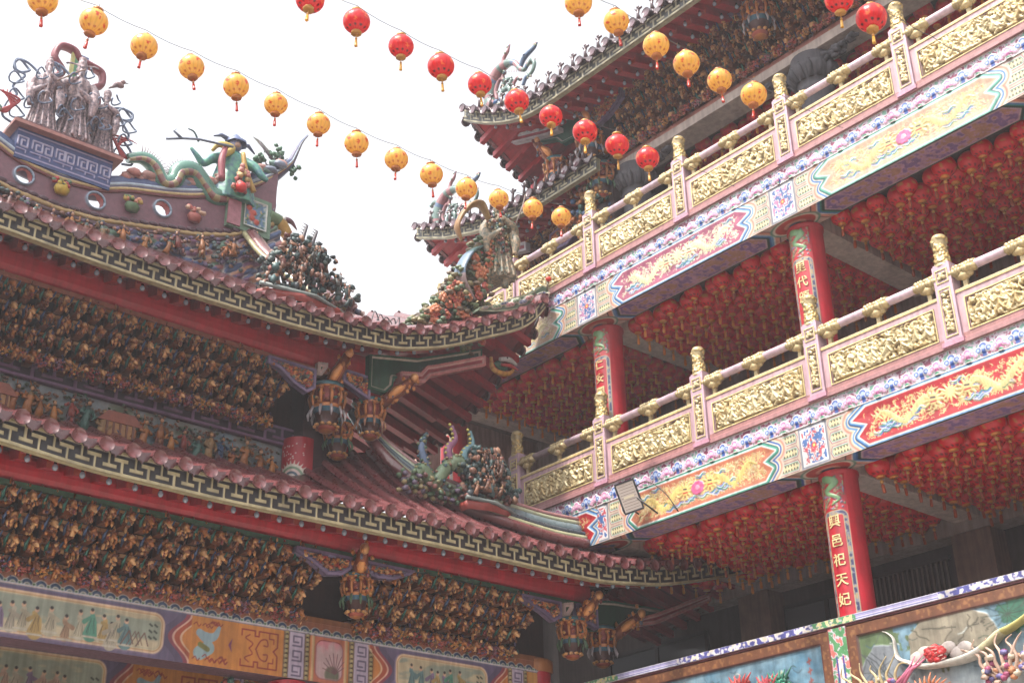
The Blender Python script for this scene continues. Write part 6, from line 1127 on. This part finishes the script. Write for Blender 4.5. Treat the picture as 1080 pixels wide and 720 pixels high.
# warrior and flowers on the upper hall corner
t = thing('warrior_statue', 'weathered warrior statue standing on the upturned hall eave in front of the upper railing', 'statue', (13.45, 15.75, 11.4 + CZ))
b = statue_body(1.6, 9, 0, 1, 1, False); b.tube([(-.12, 0, .7), (-.2, -.05, .3), (-.28, -.05, -.15)], [.14, .11, .08], S(1, 1, 1), 10); b.tube([(.12, 0, .7), (.16, -.1, .3), (.1, -.05, -.15)], [.14, .11, .08], S(1, 1, 1), 10)
o = b.build('body', 'weathered2', t, (0, 0, 0), -.5); o.scale = (.85, .9, 1); remesh(o, .014, 0)
b = MB(); rg = np.random.RandomState(4)
for k in range(190): a = rg.uniform(2.6, 6.2); z = rg.uniform(.15, 1.3); b.blob((.24 * math.cos(a), .2 * math.sin(a), z), (.035, .03, .04), [S(150, 126, 84), S(90, 116, 90), S(140, 80, 70), S(60, 86, 90)][rg.randint(4)] * rg.uniform(.6, 1.1), 1, .2, rg)
b.build('armour', 'clay', t, (0, 0, 0)); b = MB(); b.tube(cat([(-.3, -.1, 1.1), (-.5, -.1, 1.35), (-.75, -.05, 1.2), (-.95, 0, .8), (-.85, 0, .5)], 6), [.06, .12, .14, .12, .04], np.array([S(160, 130, 80), S(150, 116, 70), S(160, 120, 76)]), 10, flat=.35); b.tube(cat([(-.35, .05, .6), (-.7, 0, .3), (-.9, 0, -.2), (-.6, 0, -.6)], 6), [.08, .14, .15, .06], np.array([S(96, 130, 130), S(110, 130, 150), S(170, 150, 150)]), 10, flat=.3)
b.build('streaming_cloak', 'clay', t, (0, 0, 0)); b = MB(); b.tube([(.2, -.2, 1.05), (.42, -.2, 1.6), (.5, -.2, 1.9)], .015, S(120, 100, 90), 6); b.build('lance', 'clay', t, (0, 0, 0))
t = thing('flowering_vine', 'mound of orange ceramic peonies climbing toward the warrior statue', 'flower ornament', (12.45, 15.9, 9.85 + CZ)); b = MB(); fl_ = MB(); rg = np.random.RandomState(7)
for k in range(900):
    u = rg.rand(); x = -.85 + 1.6 * u + rg.normal(0, .07); zt = .15 + 2.3 * u ** 1.2; z = zt * rg.rand() ** .6; b.blob((x, rg.normal(0, .12), z), (.07, .06, .05), [S(110, 124, 84), S(90, 110, 84), S(140, 130, 90), S(120, 100, 80)][rg.randint(4)] * rg.uniform(.6, 1.2), 1, .3, rg)
for k in range(50):
    u = rg.rand() ** .8; x = -.8 + 1.6 * u + rg.normal(0, .06); z = (.15 + 2.25 * u ** 1.2) * rg.rand() ** .5; cc = [S(206, 116, 84), S(196, 96, 84), S(214, 140, 100)][rg.randint(3)]
    for q in range(7): a = q * .9; fl_.blob((x + .055 * math.cos(a), -.2 + rg.uniform(-.02, .02), z + .055 * math.sin(a)), (.045, .03, .045), cc * rg.uniform(.75, 1.1), 1)
    fl_.blob((x, -.24, z), (.04, .03, .04), S(190, 110, 70), 1)
b.build('leaves', 'clay', t, (0, 0, 0)); fl_.build('blossoms', 'clay', t, (0, 0, 0))
t = thing('cloud_scroll', 'banded green and blue cloud scroll ending the upturned hall eave, with small red ball', 'roof ornament', (13.7, 15.5, 10.9 + CZ))
c = Cv(1.7, .62, 80, S(96, 120, 100)); U, V = c.U, c.V
P = [(0, 0), (.5, .02), (1.1, .08), (1.62, .18), (1.68, .5), (1.5, .6), (1.2, .42), (.8, .36), (.4, .2), (.05, .1)]; d = d_poly(U, V, P)
for k in range(11): x = .1 + k * .15; y = .10 + .23 * (k / 11) ** 1.2 + (.06 if k % 2 else 0); cl = [S(60, 90, 150), S(190, 100, 110), S(90, 140, 90)][k % 3]; [c.stroke([(x - .05, y), (x + .06, y + .02)], r, q, .02) for r, q in ((.065, S(214, 206, 190)), (.05, cl), (.03, S(220, 210, 200)), (.018, cl * .6))]
c.fill(np.abs(d + .02) - .012, S(190, 190, 160)); c.mask = d < .005
# follows the eave up to the right: drawn along the board and sheared by the eave's rise
fn = lambda y_: (lambda U, V, H: (-.95 + U, y_ - H * 2, -.42 + V * .8 + .62 * (U / 1.7) ** 1.3))
me = c.mesh('scroll_face', fn(0), 'clay'); link('scroll_face', me, t, (0, 0, 0)); b = MB(); Q = [(-.95 + p[0], .006, -.42 + p[1] * .8 + .62 * (max(p[0], 0) / 1.7) ** 1.3) for p in P]; b.prism(Q, (0, .3, 0), S(110, 124, 104)); b.build('scroll_body', 'clay', t, (0, 0, 0))
b = MB(); b.blob((.66, -.05, .72), (.055, .055, .05), S(226, 60, 40), 2); b.tube([(.66, 0, .5), (.66, -.03, .7)], .02, S(120, 110, 90), 6); b.build('red_ball', 'clay', t, (0, 0, 0))
t = thing('corner_dragon_bracket', 'yellow bellied dragon bracket painted under the upper hall eave tip', 'dragon', (13.6, 15.9, 9.9 + CZ)); b = MB()
b.tube(cat([(-.35, 0, .05), (-.3, 0, -.25), (0, 0, -.3), (.25, 0, -.22), (.4, 0, -.05)], 6), [.04, .06, .07, .06, .03], np.array([S(190, 140, 60), S(170, 116, 50)] * 8), 10); b.tube(cat([(-.1, -.04, .05), (.2, -.04, .12), (.45, -.04, .05)], 5), [.05, .07, .03], S(190, 190, 190), 8); b.tube(cat([(-.05, -.04, -.08), (.25, -.04, -.04), (.5, -.04, -.08)], 5), [.04, .05, .02], S(176, 50, 50), 8); b.blob((.1, -.1, .12), (.03, .02, .03), S(30, 30, 30), 1); b.blob((0, .03, -.08), (.22, .04, .12), S(50, 90, 70), 3, .1, npr); o = b.build('dragon_figure', 'clay', t, (0, 0, 0)); o.scale = (.7, .7, .7)
# ------------------------------------------------------------------ lanterns
def lantern_body(r, base, ink, seed, nu=64, nv=40, fine=True):
    U, V = np.meshgrid(np.linspace(0, 2 * math.pi, nu + 1), np.linspace(.10, math.pi - .10, nv)); c = np.tile(base, (nv, nu + 1, 1)); rb = 1 + .012 * np.abs(np.cos(U * 8)); rg = random.Random(seed)
    X = r * rb * np.sin(V) * np.cos(U); Y = r * rb * np.sin(V) * np.sin(U); Z = r * .93 * np.cos(V)
    if fine:
        c *= (1 - .15 * (np.abs(np.cos(U * 8)) < .12))[..., None]
        for k in range(4):
            for (cu, cv, sz) in ((k * 1.571 + .2, 1.45, .30), (k * 1.571 + 1.0, 1.95, .17)):
                for q in range(7):
                    u0 = cu + rg.uniform(-sz, sz) * .7; v0 = cv + rg.uniform(-sz, sz) * .8; a, b_ = (sz * .6, .04) if q % 2 else (.04, sz * .55)
                    du = np.abs((U - u0 + math.pi) % (2 * math.pi) - math.pi) * np.sin(cv); m_ = np.clip((1 - np.maximum(du / a, np.abs(V - v0) / b_)) * 6, 0, 1); c += m_[..., None] * (ink[0] - c)
        for k in range(10):
            u0 = k * .628; du = np.abs((U - u0 + math.pi) % (2 * math.pi) - math.pi) * .55; m_ = np.clip((1 - np.hypot(du / .09, (V - 2.42) / .12)) * 4, 0, 1); c += m_[..., None] * (ink[1] - c)
    i, j = np.meshgrid(np.arange(nv - 1), np.arange(nu), indexing='ij'); a = (i * (nu + 1) + j).ravel(); f = np.stack([a, a + nu + 1, a + nu + 2, a + 1], 1)
    return mesh_raw('silk_globe', np.stack([X, Y, Z], -1).reshape(-1, 3), f.ravel(), np.full(len(f), 4), c.reshape(-1, 3), 'POINT', 'lantern', True)
LR = .162
def lantern_kit(base, ink, tass, cap):
    g = [lantern_body(LR, base, ink, s) for s in range(3)]
    b = MB()
    for s in (1, -1): b.lathe((0, 0, s * LR * .90), [(.0, .0), (.055, 0), (.062, .012), (.062, .03), (.05, .036), (.0, .03)] if s > 0 else [(0, 0), (.055, 0), (.062, -.012), (.066, -.035), (.05, -.045), (0, -.04)], cap, 16, .05, 8)
    b.tube([(0, 0, LR * .95), (0, 0, LR * .95 + .09)], .004, S(90, 80, 80), 4); capm = b.mesh('gold_cap', 'gold')
    b = MB(); b.tube([(0, 0, -LR * .98), (0, 0, -LR - .08)], .004, tass, 4); b.blob((0, 0, -LR - .09), (.016, .016, .02), cap, 2); b.lathe((0, 0, -LR - .1), [(.004, 0), (.016, -.015), (.02, -.09), (.022, -.1), (0, -.1)], tass, 8, .1, 4); ts = b.mesh('tassel', 'lantern')
    return g, capm, ts
KY = lantern_kit(S(240, 196, 92), (S(214, 84, 50), S(196, 120, 60)), S(214, 70, 50), S(196, 120, 60)); KR = lantern_kit(S(226, 40, 46), (S(240, 130, 70), S(60, 16, 24)), S(230, 180, 70), S(206, 150, 70))
def pray(x, y):
    v = np.array([x - 540, -(y - 360), -1405.]); r = np.array(CAMR).T @ v; return r / np.linalg.norm(r)
ORD = ['first', 'second', 'third', 'fourth', 'fifth', 'sixth', 'seventh', 'eighth', 'ninth', 'tenth', 'eleventh', 'twelfth', 'thirteenth', 'fourteenth', 'fifteenth']
def string(pts, d0, d1, kit, colr, where, group, ext=(1, 1), seed=0):
    A = pray(*pts[0]) * d0; B = pray(*pts[-1]) * d1; nrm = np.cross(B - A, (0, 0, 1.)); rg = random.Random(seed); Ps = []
    for k, p in enumerate(pts):
        r = pray(*p); q = r * (np.dot(A, nrm) / np.dot(r, nrm)); Ps.append(q)
        t = thing('paper_lantern', f'{ORD[k]} {colr} globe lantern from the {where}', 'lantern', (q[0], q[1], q[2] + CZ), group, rg.uniform(0, 6.28))
        link('silk_globe', kit[0][k % 3], t, (0, 0, 0)); link('gold_cap', kit[1], t, (0, 0, 0)); o = link('tassel', kit[2], t, (0, 0, 0)); s = rg.uniform(.95, 1.05); t.scale = (s, s, s * rg.uniform(.95, 1.03))
        t.rotation_euler = (rg.uniform(-.16, .16), rg.uniform(-.16, .16), t.rotation_euler[2])
    W_ = [p + (0, 0, LR * .95 + .09 + CZ) for p in Ps]; d = (W_[-1] - W_[0]) / (len(W_) - 1); W_ = [W_[0] - d * e for e in range(ext[0], 0, -1)] + W_ + [W_[-1] + d * e for e in range(1, ext[1] + 1)]
    P = []
    for a, b_ in zip(W_[:-1], W_[1:]):
        for q in range(4): t_ = q / 4; P.append(a + (b_ - a) * t_ - np.array((0, 0, .03 * 4 * t_ * (1 - t_))))
    P.append(W_[-1]); b = MB(); b.tube(P, .005, S(120, 118, 122), 4); o = b.build('lantern_cord', 'matte'); tag(o, f'thin sagging cord carrying the {group}', 'cord')
string([(45, 0), (99, 23), (152, 49), (202, 71), (249, 91), (291, 110), (336, 131), (376, 151), (418, 168), (455, 184), (492, 199), (526, 210), (562, 220), (592, 229)], 16.4, 21.8, KY, 'yellow', 'upper left of the long row across the sky', 'yellow lanterns on the long lower cord', (3, 2), 1)
string([(327, 0), (376, 23), (423, 49), (465, 70), (506, 89), (545, 107), (581, 123), (617, 139), (651, 153), (683, 167)], 16.4, 19.2, KR, 'red', 'upper left of the row passing the pavilion eave', 'red lanterns on the middle cord', (2, 3), 2)
string([(610, 3), (650, 23), (692, 48), (724, 67), (759, 85), (795, 100)], 16.3, 17.8, KY, 'yellow', 'left of the row crossing the pavilion brackets', 'yellow lanterns on the short upper cord', (2, 3), 3)
string([(885, 0), (919, 19)], 15.6, 15.7, KR, 'red', 'left of the pair by the topmost gilded finial', 'red lanterns at the top right', (2, 3), 4)
# ceiling lanterns
g = lantern_body(.165, S(232, 34, 46), (S(206, 130, 60), S(50, 10, 18)), 3, 28, 16, True)
b = MB(); b.lathe((0, 0, -.135), [(0, 0), (.058, 0), (.064, -.03), (0, -.035)], S(236, 150, 70), 10); b.tube([(0, 0, -.165), (0, 0, -.21)], .005, S(220, 150, 60), 4); b.blob((0, 0, -.225), (.03, .03, .032), S(226, 170, 90), 1); b.lathe((0, 0, -.25), [(.008, 0), (.024, -.02), (.026, -.10), (.020, -.13), (0, -.13)], S(196, 96, 56), 6); cts = b.mesh('tassel', 'gold')
spots = []; CR = np.array(CAMR)
def inview(p, m=25):
    c = CR @ np.array(p); 
    if c[2] > -1: return None
    u, v = 540 + 1405 * c[0] / -c[2], 360 - 1405 * c[1] / -c[2]
    return (u, v) if -m < u < 1080 + m and -m < v < 720 + m else None
for lv, (x0, x1, y0, y1, z) in enumerate(((15.22, 18.1, 4.4, 15.5, 6.56), (15.22, 18.1, 4.4, 18.8, 6.56 + 3.97), (16.35, 18.3, 4.2, 14.4, 14.2))):
    r_ = 0; y = y0
    while y < y1:
        x = x0 + (.157 if r_ % 2 else 0)
        while x < x1:
            if lv == 2 or min(abs(y - c_) for c_ in COLY) > .30:
                q = (x + npr.uniform(-.03, .03), y + npr.uniform(-.03, .03), z + npr.uniform(-.05, .03)); u = inview(q)
                if u is not None or (x - x0) < 2.0: spots.append((u is None, np.linalg.norm(q), q, lv))
            x += .305
        y += .30; r_ += 1
spots.sort(key=lambda s: (s[0], s[1]))
GR = ['lanterns under the lower balcony ceiling', 'lanterns under the upper balcony ceiling', 'lanterns under the pavilion ceiling']
LB_ = ['red lantern packed among the rows behind the lower painted beam', 'red lantern packed among the rows behind the upper painted beam', 'dim red lantern hanging behind the upper railing and the stone capitals']
rest = MB()
for k, (off, dist, q, lv) in enumerate(spots):
    if k < 300:
        o = link('red_lantern', g, None, (q[0], q[1], q[2] + CZ), npr.uniform(0, 6.28)); o.rotation_euler = (npr.uniform(-.12, .12), npr.uniform(-.12, .12), npr.uniform(0, 6.28)); s_ = npr.uniform(.9, 1.06); o.scale = (s_, s_, s_ * npr.uniform(.92, 1.05)); tag(o, LB_[lv], 'lantern', GR[lv]); link('tassel', cts, o, (0, 0, 0))
    else:
        v = np.array([x.co[:] for x in g.vertices]) if k == 300 else gv
        if k == 300: gv = v; gf = np.array([p.vertices[:] for p in g.polygons]); tv = np.array([x.co[:] for x in cts.vertices]); tf4 = [list(p.vertices) for p in cts.polygons if len(p.vertices) == 4]; tf3 = [list(p.vertices) for p in cts.polygons if len(p.vertices) == 3]; ga = np.zeros(len(g.vertices) * 4, np.float32); g.attributes['Col'].data.foreach_get('color', ga); gc = ga.reshape(-1, 4)[:, :3]; fc_ = gc[gf].mean(1)
        P0 = np.array((q[0], q[1], q[2] + CZ)); rest.add(gv + P0, gf, fc_, True); rest.add(tv + P0, tf4, S(236, 160, 76), True)
        if tf3: rest.add(tv + P0, tf3, S(214, 160, 80), True)
o = rest.build('distant_lanterns', 'lantern'); tag(o, 'dense mass of remaining red lanterns deeper under the balcony ceilings', 'lanterns', kind='stuff')

# ------------------------------------------------------------------ haze: even volume added to lift the blacks, standing in for lens glare
hz = MB(); hz.box2((-30, -30, -1.3), (60, 60, 30), WHITE); hm = bpy.data.materials.new('veil_haze'); hm.use_nodes = True; n = hm.node_tree; n.nodes.clear(); o_ = n.nodes.new('ShaderNodeOutputMaterial'); v_ = n.nodes.new('ShaderNodeVolumePrincipled'); v_.inputs['Density'].default_value = .0019; v_.inputs['Color'].default_value = (.95, .93, .96, 1); v_.inputs['Anisotropy'].default_value = .2
n.links.new(v_.outputs[0], o_.inputs['Volume']); tag(hz.build('haze', hm), kind='stuff')
